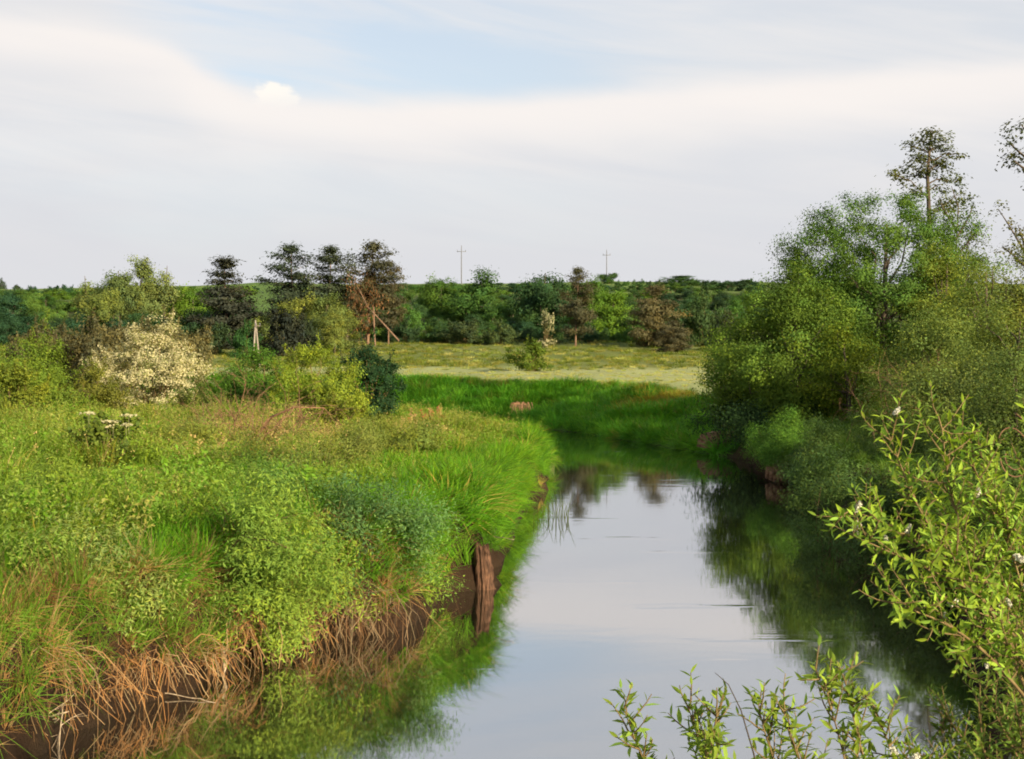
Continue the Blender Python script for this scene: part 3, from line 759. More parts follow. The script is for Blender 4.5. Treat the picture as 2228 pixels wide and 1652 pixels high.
# reddish dock seed stalks on the crest of the bank
rr = np.random.default_rng(13)
for k in range(12):
    px = 892 + k * 6.6 + rr.uniform(-3, 3); D = 55 + rr.uniform(-2, 2); x = (px - CX) / F * D; loc = (x, D, gz(x, D)); h = rr.uniform(.8, 1.25)
    dk = empty('dock_plant', loc); g = Geo(); ln = rr.normal(size=2) * .08
    g.tube([(0, 0, -.05), (ln[0] * .4, ln[1] * .4, h * .5), (ln[0], ln[1], h)], [.012, .01, .006], 4); link('stalk', g.mesh('dock_stalk', (M_DEAD,), True), dk)
    g = Geo(); tt = rr.uniform(.5, 1.02, 60); pp = np.stack([ln[0] * tt + rr.normal(0, .035, 60), ln[1] * tt + rr.normal(0, .035, 60), h * tt], 1)
    g.leaves(pp, rr.normal(size=(60, 3)), .07, .045, rr, np.tile([.5, .5, 0.0], (60, 1)) + rr.normal(0, .1, (60, 3)) * np.array([1, 1, 0]))
    o = link('seed_head', g.mesh('dock_seeds', (M_LEAF,)), dk); o.color = (.34, .13, .085, 1) if k % 3 else (.40, .30, .18, 1)
    tag(dk, 'dock stalk with pinkish brown seeds on the crest of the grassy bank', 'dock plant', 'dock stalks on the bank crest')

# ------------------------------------------------------------------ willow shrubs leaning over the left bank
def bank_willow(seed, px, py_top, py_bot, wpx, D, label, tint, cat='willow', dens=1.0, L=.085, depth=None):
    """a loose small-leaved willow bush; D its distance, rows give its top and its lowest leaves"""
    zt = EYE - (py_top - HY) / F * D; zb = EYE - (py_bot - HY) / F * D; x = (px - CX) / F * D; r = wpx / F * D / 2
    rng = np.random.default_rng(seed); k = int(130 * dens * max(.5, r)); h = zt - zb
    cc = envelope_points(rng, k, h, r, ([0, .15, .5, .8, 1], [.55, .85, 1, .8, .35]), .4, .35, seed)
    cc[:, 1] *= (depth or 1.0); n_leaf = 115
    root = empty('willow_bush', (x, D, zb))
    g = Geo(); crown(g, rng, cc, .26, n_leaf, L * .9, L * .21, np.array([0, 0.3, h * .1]), .5, hue=.35, flat=.8, tang=(0, 0, .4), jitter=.5)
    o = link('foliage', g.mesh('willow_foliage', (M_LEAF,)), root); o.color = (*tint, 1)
    b = Geo(); z0 = gz(x - .3, D + .3) - zb - .1
    for i in rng.choice(k, min(26, k), False):
        b.tube(limb((rng.normal() * .2 - .2, rng.normal() * .15 + .25, min(z0, h * .45)), cc[i], rng, .1), np.linspace(.016, .004, 5), 4)
    link('stems', b.mesh('willow_stems', (M_TWIG,), True), root)
    return tag(root, label, cat)


bank_willow(300, 500, 1070, 1370, 430, 19.2, 'bushy grey green willow overhanging the undercut bank', (.165, .29, .05), depth=.8)
bank_willow(301, 610, 1150, 1395, 200, 19.0, 'light green willow spray hanging over the dark water', (.19, .31, .055), depth=.7)
bank_willow(302, 790, 1060, 1330, 330, 21.6, 'blue green willow bush beside the bright grass tussock', (.10, .215, .075), depth=.8)
bank_willow(303, 200, 1150, 1390, 330, 17.2, 'pale grey green willow above the straw covered bank', (.20, .29, .08), depth=.8)
bank_willow(304, 330, 1010, 1240, 320, 20.5, 'mid green willow bush rising from the tall grass', (.14, .28, .04), depth=.8)
bank_willow(305, 590, 1000, 1210, 280, 22.5, 'dark willow bush behind the overhanging grey green one', (.10, .21, .045), depth=.8)
bank_willow(306, 880, 1170, 1350, 190, 22.4, 'fine leaved light green bush drooping to the water by the post', (.17, .31, .05), depth=.6)
bank_willow(307, 60, 1170, 1340, 220, 16.6, 'low willow at the edge of the picture over the straw tuft', (.18, .29, .055), depth=.8)
bank_willow(308, 150, 1020, 1180, 240, 21.0, 'small soft green bush in the tall grass', (.18, .30, .045), depth=.8)
bank_willow(309, 700, 930, 1060, 260, 29.0, 'low olive bush on the bank in front of the bare shrub', (.16, .21, .05), depth=.9)
bank_willow(310, 860, 915, 985, 200, 38.0, 'flat olive bush near the crest of the grassy bank', (.15, .22, .045), depth=.9, L=.1)
bank_willow(311, 420, 930, 1010, 220, 36.0, 'flat dull green bush left of the bare shrub', (.16, .22, .045), depth=.9, L=.1)

# ------------------------------------------------------------------ the old post at the water's edge
D = 25.0; pb = P(1068, 1276, D); post = empty('old_post', (pb[0] - .07, D, -.55)); rr = np.random.default_rng(2)
nz, ns = 16, 18; v = []
for i in range(nz):
    t_ = i / (nz - 1); z = t_ * 1.26; lean = -.10 * t_
    for j in range(ns):
        th = j / ns * 6.283; rad = (.20 - .07 * t_ ** .7) * (1 + .16 * math.sin(5 * th + .6) * (1 - .3 * t_) + .10 * math.sin(9 * th + 2 * t_) + .09 * rr.normal())
        top = (0.10 * math.sin(3 * th + 1) + .12 * rr.normal() * .6 - .10 * math.cos(th)) if i == nz - 1 else 0
        v.append((lean + math.cos(th) * rad * 1.05, math.sin(th) * rad * .8, z + top))
q = [(i * ns + j, i * ns + (j + 1) % ns, (i + 1) * ns + (j + 1) % ns, (i + 1) * ns + j) for i in range(nz - 1) for j in range(ns)]
v.append((-.10, 0, 1.30)); tt = [((nz - 1) * ns + j, (nz - 1) * ns + (j + 1) % ns, nz * ns) for j in range(ns)]
link('stump', np_mesh('stump', v, q, tt, None, (M_POST,)), post)
for k in range(2):
    g = Geo(); th = -2.4 + k * .55; x0, y0 = math.cos(th) * .15, math.sin(th) * .12
    g.tube([(x0, y0, .35), (x0 * .9 - .03, y0, .8), (x0 * .7 - .08, y0 * .95, 1.25 + rr.uniform(-.1, .18))], [.035, .03, .012], 5); link('splinter', g.mesh('splinter', (M_POST,), True), post)
tag(post, 'rotten reddish wooden post standing in the water at the bank', 'post')

# ------------------------------------------------------------------ bank debris: straw tufts, stakes, sticks
STRAW = (.235, .14, .07)
for k, (px, py, D, w_, n, lab) in enumerate([
        (62, 1440, 15.25, .55, 420, 'big tuft of dry orange straw hanging down the bank at the picture edge'),
        (500, 1345, 18.45, .42, 260, 'dry straw tuft under the overhanging willow'),
        (330, 1430, 17.0, .40, 240, 'ragged straw tuft on the undercut bank above the pale stakes'),
        (445, 1425, 17.75, .36, 200, 'straw tuft between the two pale stakes'),
        (755, 1318, 20.85, .62, 520, 'greyish dry grass hanging over the brown bank hollow'),
        (200, 1480, 16.05, .36, 200, 'straw tuft on the bank next to the big orange one'), (268, 1440, 16.5, .34, 170, 'small ragged straw tuft under the pale grey green willow'),
        (565, 1385, 18.95, .32, 150, 'small straw tuft above the thin bent twig'), (20, 1540, 14.75, .36, 220, 'straw tuft low on the bank in the corner of the picture'),
        (650, 1345, 19.7, .36, 240, 'sparse straw tuft under the light green willow spray'),
        (585, 1010, 30.0, .5, 160, 'reddish dry grass tuft in the middle of the green bank')]):
    rr = np.random.default_rng(60 + k); p0 = P(px, py, D); g = Geo()
    for i in range(int(n * .5)):
        a = rr.uniform(-2.9, .3); L = rr.uniform(.16, .72) * (w_ / .45); s0 = p0 + np.array([rr.normal() * w_ * .55, rr.normal() * w_ * .3, rr.normal() * w_ * .22])
        d = np.array([math.cos(a) * .6 + .2 + rr.normal() * .25, math.sin(a) * .5 - .15, rr.uniform(-.3, .9)]); up_ = .2 if 'reddish' in lab else 1.0
        p1 = s0 + d * L * .4; p2 = s0 + d * L * .75 + np.array([0, 0, -L * .45 * up_]); p2 = p2 + rr.normal(size=3) * .10 * L; p3 = p2 + (np.array([d[0] * .15, d[1] * .15, -.38 * up_]) + rr.normal(size=3) * .16) * L
        pts_ = np.array([s0, p1, p2, p3]) - p0; wv = unit(np.cross(p2 - s0, np.array([.2, -1, .1]))) * rr.uniform(.0022, .005)
        vv = np.concatenate([pts_ - wv, pts_[::-1] + wv]); g.add(vv, [(0, 1, 6, 7), (1, 2, 5, 6), (2, 3, 4, 5)], None, np.array([rr.uniform(.05, 1), rr.uniform(0, .8), max(0, rr.uniform(-.3, .3))]))
    o = link('straw_tuft', g.mesh('straw', (M_LEAF,))); o.location = p0
    o.color = (*(np.array(STRAW) * ((.7, .75, .9) if 'greyish' in lab else (1, 1, 1)) * ((.9, .75, .7) if 'reddish' in lab else (1, 1, 1))), 1); tag(o, lab, 'dry grass', 'dry straw tufts on the bank')


def stick(pts_, r, label, mat=M_PALE, branch=0, seed=0, name='driftwood_stick'):
    rr = np.random.default_rng(seed); pts_ = np.array(pts_); b0 = pts_[0].copy(); g = Geo()
    k = len(pts_); fine = np.array([[np.interp(t_, np.arange(k), pts_[:, i]) for i in range(3)] for t_ in np.linspace(0, k - 1, k * 3)]) - b0
    fine[1:-1] += rr.normal(size=(len(fine) - 2, 3)) * r * .5
    g.tube(fine, np.linspace(r, r * .5, len(fine)) * (1 + .15 * rr.normal(size=len(fine))), 6)
    for q in range(branch): twigs(g, rr, fine[rr.integers(2, len(fine) - 1)], rr.normal(size=3) + np.array([.4, -.2, 0]), .35, r * .45, 1)
    o = link(name, g.mesh(name, (mat,), True)); o.location = b0
    return tag(o, label, 'stick', 'pale sticks along the bank')


stick([P(383, 1436, 17.5), P(392, 1480, 17.35), P(404, 1512, 17.2), P(410, 1530, 17.1)], .035, 'pale forked stake leaning into the dark water', branch=1, seed=1)
stick([P(484, 1412, 18.2), P(492, 1440, 18.1), P(485, 1478, 17.9)], .03, 'short bleached stake further along the undercut bank', seed=2)
stick([P(95, 1610, 15.0), P(122, 1566, 14.9), P(135, 1535, 14.9), P(128, 1640, 14.5)], .012, 'thin pale twig cluster at the waterline in the corner', branch=4, seed=3)
stick([P(60, 1600, 14.9), P(100, 1560, 14.8), P(150, 1548, 14.7)], .014, 'bleached crooked twig lying over the corner of the bank', branch=3, seed=4)
stick([P(560, 1400, 18.9), P(600, 1430, 18.8), P(630, 1440, 18.7), P(655, 1428, 18.6)], .011, 'thin bent twig reaching out over the dark water', branch=1, seed=5, mat=M_TWIG)
stick([P(330, 1505, 16.9), P(400, 1515, 16.8), P(470, 1530, 16.6)], .010, 'long thin twig lying along the waterline below the stakes', seed=6)
stick([P(1075, 1168, 25.2), P(1095, 1170, 25.0), P(1118, 1174, 24.8)], .010, 'straw stalk poking out from the grass above the post', seed=7)

# reeds standing in the river beyond the post
rr = np.random.default_rng(77); rx, ry = (1212 - CX) / F * 36.5, 36.5; rt = empty('reed_tuft', (rx, ry, 0))
for k in range(26):
    g = Geo(); x0 = rr.normal(0, .28); y0 = rr.normal(0, .9); a = rr.normal(0, .25); h = rr.uniform(.25, .75)
    g.tube([(x0, y0, -.3), (x0 + a * h * .4, y0, h * .5), (x0 + a * h * 1.1, y0 + .05, h)], [.010, .008, .003], 3, np.array([.4, .5, 0]))
    o = link('reed', g.mesh('reed', (M_LEAF,))); o.parent = rt; o.color = (.07, .11, .03, 1)
tag(rt, 'sparse thin reeds standing in the river beyond the post', 'reeds')

# ------------------------------------------------------------------ right bank trees and thickets
def right_tree(px, top, D, wpx, seed, label, tint, prof=ROUND, clumps=420, n_per=60, L=.16, trunk=.12, lumps=.35, name='riverside_tree', hue=.4, cr=.5, cat='tree', inner=.45):
    loc = on_ground(px, D, .15); h = height_to(top, D, loc[2]); r = wpx / F * D / 2
    n_per = int(n_per * 1.5); L *= .62
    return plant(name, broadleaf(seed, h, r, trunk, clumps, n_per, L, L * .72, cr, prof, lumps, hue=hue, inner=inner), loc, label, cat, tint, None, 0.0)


right_tree(1915, 428, 68, 440, 441, 'big rounded green tree, tallest broad crown on the far bank', (.078, .165, .033), ([0, .15, .4, .65, .85, 1], [.6, .95, 1, .97, .75, .35]), 1150, 85, .165, .05, .12, inner=.3)
right_tree(1745, 530, 74, 150, 401, 'dark feathery tree at the edge of the big rounded crown', (.05, .085, .035), TALL, 170, 36, .17)
right_tree(1715, 600, 60.5, 340, 402, 'bushy tree at the bend with yellow top and shade-tinted overhanging skirt', (.095, .18, .028), ([0, .1, .35, .6, .85, 1], [.85, 1, 1, .85, .5, .15]), 800, 75, .16, .03, .35, 'riverside_bush')
right_tree(1625, 690, 64, 170, 403, 'grey green bush at the far end of the riverside thicket', (.07, .11, .035), DOME, 170, 40, .16, .03)
right_tree(1660, 820, 59.5, 260, 404, 'leafy skirt bush tinted dark as shade, overhanging the undercut bank', (.025, .058, .018), DOME, 260, 42, .16, .0, .3, 'riverside_bush', .2)  # leaf tint darkened to stand for the shadow under the bend tree
right_tree(1850, 700, 57, 150, 405, 'bright yellow green bush between the bend tree and the dead twigs', (.13, .20, .02), DOME, 170, 40, .15, .03)
right_tree(2090, 470, 74, 110, 406, 'slim green tree behind the shoulder of the big crown', (.09, .13, .03), TALL, 130, 34, .17)
right_tree(2050, 530, 64, 150, 407, 'yellow olive tree leaning on the big crown', (.15, .22, .04), ROUND, 300, 40, .16, .08)
right_tree(2150, 545, 58, 190, 408, 'olive thicket tree beneath the sparse skyline branches', (.13, .20, .045), ROUND, 360, 42, .15, .06)
right_tree(2240, 520, 52, 170, 409, 'olive tree at the picture edge with yellowish top', (.14, .19, .045), ROUND, 340, 42, .15, .06)
right_tree(2040, 690, 52, 240, 410, 'loose willow thicket tree in front of the big crown', (.125, .20, .05), ROUND, 420, 44, .13, .04, .4)
right_tree(2200, 660, 44, 260, 411, 'loose olive willow at the picture edge in the middle of the thicket', (.125, .195, .05), ROUND, 420, 46, .12, .04, .4)
right_tree(2060, 775, 40, 260, 412, 'grey green willow bush with pale flecks in the thicket', (.11, .17, .045), DOME, 420, 46, .11, .02, .35, 'willow_thicket')
right_tree(2210, 800, 34, 250, 413, 'dark green willow bush behind the near willow sprays', (.085, .145, .04), DOME, 400, 46, .10, .02, .35, 'willow_thicket')
bank_willow(414, 1965, 900, 1070, 230, 37, 'low green bush above the overhanging willow on the far bank', (.085, .155, .04), dens=1.2, L=.10)
bank_willow(415, 1850, 920, 1080, 210, 41, 'low dark bush beside the bright green mound', (.08, .155, .04), dens=1.2, L=.10)
bank_willow(416, 1735, 914, 1010, 170, 47.0, 'small bright green mound of leaves on the undercut bank', (.085, .205, .03), 'bush', dens=2.0, L=.10)
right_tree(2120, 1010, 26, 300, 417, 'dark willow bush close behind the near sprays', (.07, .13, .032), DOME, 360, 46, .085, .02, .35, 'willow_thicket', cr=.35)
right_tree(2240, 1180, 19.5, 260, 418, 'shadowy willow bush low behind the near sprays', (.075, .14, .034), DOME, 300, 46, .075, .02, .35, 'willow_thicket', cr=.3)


def over_willow(seed, px, top, bot, wpx, D, label, tint, L=.10):
    return bank_willow(seed, px, top, bot, wpx, D, label, tint, dens=1.1, L=L, depth=1.0)


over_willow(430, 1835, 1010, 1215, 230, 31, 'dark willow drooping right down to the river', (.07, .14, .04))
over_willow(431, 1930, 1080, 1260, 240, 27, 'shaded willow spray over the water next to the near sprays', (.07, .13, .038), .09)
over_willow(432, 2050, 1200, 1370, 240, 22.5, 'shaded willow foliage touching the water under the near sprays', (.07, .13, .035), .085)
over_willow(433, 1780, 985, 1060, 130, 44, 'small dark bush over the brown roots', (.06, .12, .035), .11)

# sparse alder on the skyline with a visible stem and flat layered branches
D = 75; loc = on_ground(2018, D); h = height_to(284, D, loc[2]); al = empty('sparse_alder', loc); rr = np.random.default_rng(19); g = Geo(); b = Geo(); b0 = np.array(loc)
b.tube(np.array([(P(2024, 700, D) - b0) * np.array([1, 1, 0]), P(2022, 480, D) - b0, P(2018, 380, D) - b0, P(2026, 290, D) - b0]), [.22, .12, .09, .03], 6)
cl = []
for (sx, sy, ex, ey) in [(2020, 430, 1935, 375), (2020, 425, 1985, 415), (2020, 420, 2060, 395), (2020, 400, 2090, 388), (2020, 385, 1975, 360), (2020, 390, 1952, 385), (2022, 370, 2058, 345), (2022, 360, 1990, 340),
                         (2022, 350, 2090, 335), (2022, 335, 1978, 316), (2022, 330, 2062, 315), (2024, 315, 2000, 305), (2024, 305, 2045, 300), (2026, 300, 2026, 285), (2022, 375, 2040, 365), (2022, 380, 2005, 370), (2022, 350, 2015, 340), (2024, 330, 2030, 318), (2020, 460, 2075, 440), (2020, 470, 2100, 420)]:
    dy = rr.normal() * 1.0; s0 = P(sx, sy, D) - b0; e0 = P(ex, ey, D + dy) - b0; lb = limb(s0, e0, rr, .05); b.tube(lb, np.linspace(.045, .012, 5), 4)
    for q in (.45, .6, .75, .9, 1.0): cl.append(s0 + (e0 - s0) * q + rr.normal(size=3) * .18)
crown(g, rr, np.array(cl), .42, 30, .17, .12, np.array([0, 0, h * .6]), .5, flat=.5)
o = link('crown', g.mesh('alder_crown', (M_LEAF,)), al); o.color = (.085, .115, .05, 1); link('trunk', b.mesh('alder_trunk', (M_BARK,), True), al)
tag(al, 'tall sparse tree with layered branches standing highest against the sky', 'tree')


def sparse_tree(name, px, D, branches, label, tint, seed, cr=.3, npc=22, L=.13):
    loc = on_ground(px, D); root = empty(name, loc); b0 = np.array(loc); rr = np.random.default_rng(seed); g = Geo(); b = Geo(); cl = []
    for line in branches:
        pl = np.array([P(x, y, D + rr.normal() * .5) for x, y in line]) - b0
        b.tube(pl, np.linspace(.07, .015, len(pl)), 5)
        for i in range(1, len(pl)):
            for q in np.linspace(.2, 1, 4): cl.append(pl[i - 1] + (pl[i] - pl[i - 1]) * q + rr.normal(size=3) * .2)
    crown(g, rr, np.array(cl), cr, npc, L, L * .65, np.array([0, 0, 2.]), .4)
    o = link('crown', g.mesh('sparse_crown', (M_LEAF,)), root); o.color = (*tint, 1); link('trunk', b.mesh('sparse_trunk', (M_BARK,), True), root)
    return tag(root, label, 'tree')


sparse_tree('sparse_tree', 2330, 48, [[(2330, 800), (2310, 500), (2290, 380), (2270, 260), (2255, 180)], [(2290, 380), (2240, 350), (2205, 320), (2190, 305)], [(2290, 400), (2225, 365), (2200, 345)], [(2280, 300), (2235, 290), (2222, 272)], [(2300, 430), (2240, 390)]],
            'sparse twigs of a tall tree reaching in at the picture edge', (.05, .07, .03), 51)
sparse_tree('sparse_tree', 2260, 55, [[(2270, 800), (2250, 600), (2225, 540), (2195, 490), (2172, 455)], [(2250, 600), (2210, 560), (2180, 535)], [(2250, 620), (2225, 520), (2215, 490)]],
            'thin leafy shoots above the olive tree at the picture edge', (.11, .13, .035), 52, .28, 18)
sparse_tree('sparse_tree', 2085, 72, [[(2070, 800), (2080, 550), (2085, 450), (2070, 405)], [(2080, 520), (2110, 470), (2118, 440)], [(2080, 560), (2120, 510), (2135, 495)], [(2080, 500), (2050, 450), (2045, 430)]],
            'loose leafy sapling tree at the shoulder of the big crown', (.08, .12, .03), 53, .4, 26, .15)
# dead twig tangle in the thicket
loc = on_ground(1945, 50); dt = empty('dead_twig_bush', (loc[0], 50, loc[2])); rr = np.random.default_rng(23)
for k in range(12):
    g = Geo(); a = rr.uniform(0, 6.28); twigs(g, rr, (rr.normal() * .4, rr.normal() * .3, 0), (math.cos(a) * .5, math.sin(a) * .5, 1.4), rr.uniform(1.6, 2.4), .022, 3, .6)
    link('branch', g.mesh('dead_branch', (M_DEAD,), True), dt)
tag(dt, 'brown tangle of dead twigs between the riverside bushes', 'dead shrub')
# fallen coil of dead vine
p0 = P(2212, 1000, 12.5); vn = empty('dead_vine_tangle', tuple(p0)); rr = np.random.default_rng(29)
for k in range(4):
    g = Geo(); th = np.linspace(0, 6.28 * rr.uniform(.3, .6), 18) + rr.uniform(0, 6); ra = rr.uniform(.10, .24)
    g.tube(np.stack([np.cos(th) * ra * .8 + rr.normal() * .03, np.sin(th) * .08 + rr.normal() * .04, np.sin(th) * ra * 1.25 + rr.normal() * .05 + np.linspace(0, .1, 18)], 1), .006, 4); link('vine', g.mesh('vine', (M_DEAD,), True), vn)
tag(vn, 'coiled tangle of dead brown vine at the picture edge', 'vine')
# brown root plates under the far right bank
for k, (px, py, D, w_, h_, lab) in enumerate([(1585, 958, 62.0, 2.6, .8, 'dark brown undercut of roots and earth below the skirt bush'), (1700, 1022, 47.2, .8, .8, 'small reddish root clump at the water below the bright mound'), (1132, 893, 94.5, 1.7, 1.2, 'reddish brown collapsed earth face in the far green bank')]):
    p0 = P(px, py, D); g = Geo(); rr = np.random.default_rng(90 + k); nu, nv = 22, 12; v = []
    for i in range(nv):
        for j in range(nu):
            u, t_ = j / (nu - 1) * 2 - 1, i / (nv - 1)
            bulge = (1 - u * u) * math.sin(min(1, t_ * 1.1) * 3.1) ** .6 if 0 < t_ < .95 else 0
            v.append((u * w_ * .5 * (1 - .25 * t_ * t_), -.5 * bulge + rr.normal() * .07 + .3 * t_, (t_ - .55) * h_ * (1 - .25 * u * u) + rr.normal() * .04))
    q = [(i * nu + j, i * nu + j + 1, (i + 1) * nu + j + 1, (i + 1) * nu + j) for i in range(nv - 1) for j in range(nu - 1)]
    base = len(v); v += [(x, y + .7, z) for x, y, z in v]
    q += [tuple(base + a for a in f[::-1]) for f in q]
    for j in range(nu - 1): q.append((base + (nv - 1) * nu + j, base + (nv - 1) * nu + j + 1, (nv - 1) * nu + j + 1, (nv - 1) * nu + j))
    rp = empty('root_mass', tuple(p0)); link('earth', np_mesh('earth_face', v, q, None, None, (M_DEAD,), True), rp)
    for m2 in range(7):
        g = Geo(); u = rr.uniform(-.45, .45) * w_; g.tube([(u, -.25, .45 * h_), (u + rr.normal() * .1, -.62, .1 * h_), (u + rr.normal() * .2, -.6, -.35 * h_)], [.03, .03, .012], 4); link('root', g.mesh('root', (M_DEAD,), True), rp)
    tag(rp, lab, 'roots')

# ------------------------------------------------------------------ near willows (individual leaves)
def leaf_master():
    v = [(0, 0, 0), (-.13, .28, .03), (0, .28, -.01), (.13, .28, .03), (-.135, .58, .025), (0, .58, -.02), (.135, .58, .025), (0, 1, -.07)]
    return v, [(1, 2, 5, 4), (2, 3, 6, 5)], [(0, 2, 1), (0, 3, 2), (4, 5, 7), (5, 6, 7)]


LV, LQ, LT = leaf_master()
LEAFS = []
for k in range(6):
    rr = np.random.default_rng(500 + k); vv = np.array(LV); vv[:, 2] -= vv[:, 1] ** 2 * rr.uniform(0, .22); vv[:, 0] += vv[:, 1] ** 2 * rr.uniform(-.1, .1)
    LEAFS.append(np_mesh('leaf', vv, LQ, LT, np.tile([rr.uniform(.3, .8), rr.uniform(.1, .9), 0], (8, 1)), (M_LEAF,)))
rr = np.random.default_rng(42)
g = Geo(); pp = unit(rr.normal(size=(150, 3))) * rr.uniform(.6, 1.1, (150, 1)) * np.array([.45, .45, 1])
g.leaves(pp, pp + rr.normal(size=(150, 3)) * .6, .5, .3, rr, np.tile([.7, .2, 1.0], (150, 1))); m_, t, out = material('seed_fluff'); b = t.new('ShaderNodeBsdfPrincipled'); b.inputs['Base Color'].default_value = (.62, .62, .50, 1); b.inputs['Roughness'].default_value = .9
t.l.new(b.outputs[0], out.inputs[0]); CATKIN = g.mesh('catkin', (m_,))


def near_willow(name, base, stems, label, tint, seed, leaf_len=(.045, .076), dens=1.5, n_obj=300, catkins=8, stem_r=.012, twig_len=(.14, .42)):
    rng = np.random.default_rng(seed); base = np.array(base, float); root = empty(name, tuple(base))
    b = Geo(); LP, LD, LN, LS, CK = [], [], [], [], []

    def leafy(pl, start):
        seg = np.linalg.norm(np.diff(pl, axis=0), axis=1); cum = np.concatenate([[0], np.cumsum(seg)]); tot = cum[-1]; s = start * tot; th = rng.uniform(0, 6.28)
        while s < tot:
            p = np.array([np.interp(s, cum, pl[:, i]) for i in range(3)]); i = min(len(seg) - 1, np.searchsorted(cum, s, 'right') - 1); d = unit(pl[i + 1] - pl[i])
            a = unit(np.cross(d, np.array([.3, .2, .93]))); c_ = np.cross(d, a); th += 2.4 + rng.normal() * .3
            rad = a * math.cos(th) + c_ * math.sin(th); tipw = s / tot
            ld = unit(d * (.30 + .45 * tipw) + rad * .95 + np.array([0, 0, .05]) + rng.normal(size=3) * .15)
            LP.append(p); LD.append(ld); LN.append(unit(np.cross(ld, np.cross(d + rng.normal(size=3) * .2, ld)) + np.array([0, 0, .5])))
            LS.append(rng.uniform(*leaf_len) * (1.05 - .35 * tipw ** 2)); s += rng.uniform(.018, .036) / dens
        return

    for st_ in stems:
        pl = np.array([base] + [P(*q_) for q_ in st_]) if len(st_[0]) == 3 else np.array(st_)
        k = len(pl); tt = np.linspace(0, k - 1, k * 4); fine = np.stack([np.interp(tt, np.arange(k), pl[:, i]) for i in range(3)], 1)
        for _ in range(3): fine[1:-1] = (fine[:-2] + fine[1:-1] * 2 + fine[2:]) / 4
        b.tube(fine - base, np.linspace(stem_r, stem_r * .22, len(fine)), 5)
        leafy(fine[int(len(fine) * .6):], .0)
        n = len(fine)
        for i in range(int(n * .42), n):
            for _ in range(rng.integers(1, 4)):
                d = unit(fine[min(i + 1, n - 1)] - fine[i - 1]); L = rng.uniform(*twig_len) * (1.15 - .6 * i / n)
                dd = unit(d * .7 + rng.normal(size=3) * .75 + np.array([0, 0, .2])); p = [fine[i]]
                for q_ in range(4): dd = unit(dd + rng.normal(size=3) * .12 + np.array([0, 0, .10])); p.append(p[-1] + dd * L / 4)
                p = np.array(p); b.tube(p - base, np.linspace(.004, .0015, 5), 4); leafy(p, .12)
                if rng.random() < .5: CK.append(p[rng.integers(1, 4)])
    LP, LD, LN, LS = map(np.array, (LP, LD, LN, LS))
    link('branches', b.mesh('willow_branches', (M_TWIG,), True), root)
    # the leaves that show largest are objects of their own, the rest one mesh
    px = CX + LP[:, 0] / LP[:, 1] * F; py = HY - (LP[:, 2] - EYE) / LP[:, 1] * F
    vis = (px > 20) & (px < 2210) & (py > 20) & (py < 1640)
    score = np.where(vis, LS / LP[:, 1], 0) * rng.uniform(.6, 1.4, len(LS)); order = np.argsort(-score); single = order[:min(n_obj, int(vis.sum()))]; rest = np.setdiff1d(np.arange(len(LS)), single)
    X = np.cross(LD, unit(LN)); X = unit(X); Nn = np.cross(X, LD)
    for i in single:
        o = bpy.data.objects.new('leaf', LEAFS[rng.integers(6)]); col.objects.link(o); o.parent = root
        M = Matrix((X[i] * LS[i], LD[i] * LS[i], Nn[i] * LS[i])).transposed().to_4x4(); M.translation = Vector(LP[i] - base); o.matrix_local = M
        o.color = (*(np.array(tint) * rng.uniform(.8, 1.2)), 1)
    tv = np.array(LV); V = (LP[rest][:, None] - base) + LS[rest][:, None, None] * (tv[None, :, 0:1] * X[rest][:, None] + tv[None, :, 1:2] * LD[rest][:, None] + tv[None, :, 2:3] * Nn[rest][:, None])
    m2 = len(rest); off = (np.arange(m2) * 8)[:, None, None]; cc = np.stack([rng.uniform(.2, .9, m2), rng.uniform(0, 1, m2), np.zeros(m2)], 1)
    o = link('foliage', np_mesh('near_foliage', V.reshape(-1, 3), (np.array(LQ)[None] + off).reshape(-1, 4), (np.array(LT)[None] + off).reshape(-1, 3), np.repeat(cc, 8, 0), (M_LEAF,)), root)
    o.color = (*tint, 1); o['kind'] = 'stuff'
    CK = [c_ for c_ in CK if 1500 < CX + c_[0] / c_[1] * F < 2228]; rng.shuffle(CK)
    for c_ in CK[:catkins]:
        for _ in range(rng.integers(1, 3)):
            o = link('catkin', CATKIN, root); o.location = c_ - base + rng.normal(size=3) * .02; s = rng.uniform(.016, .028); o.scale = (s, s, s); o.rotation_euler = rng.uniform(-1, 1, 3); o.color = (.7, .7, .55, 1)
    print(name, len(LS), 'leaves')
    return tag(root, label, 'willow')


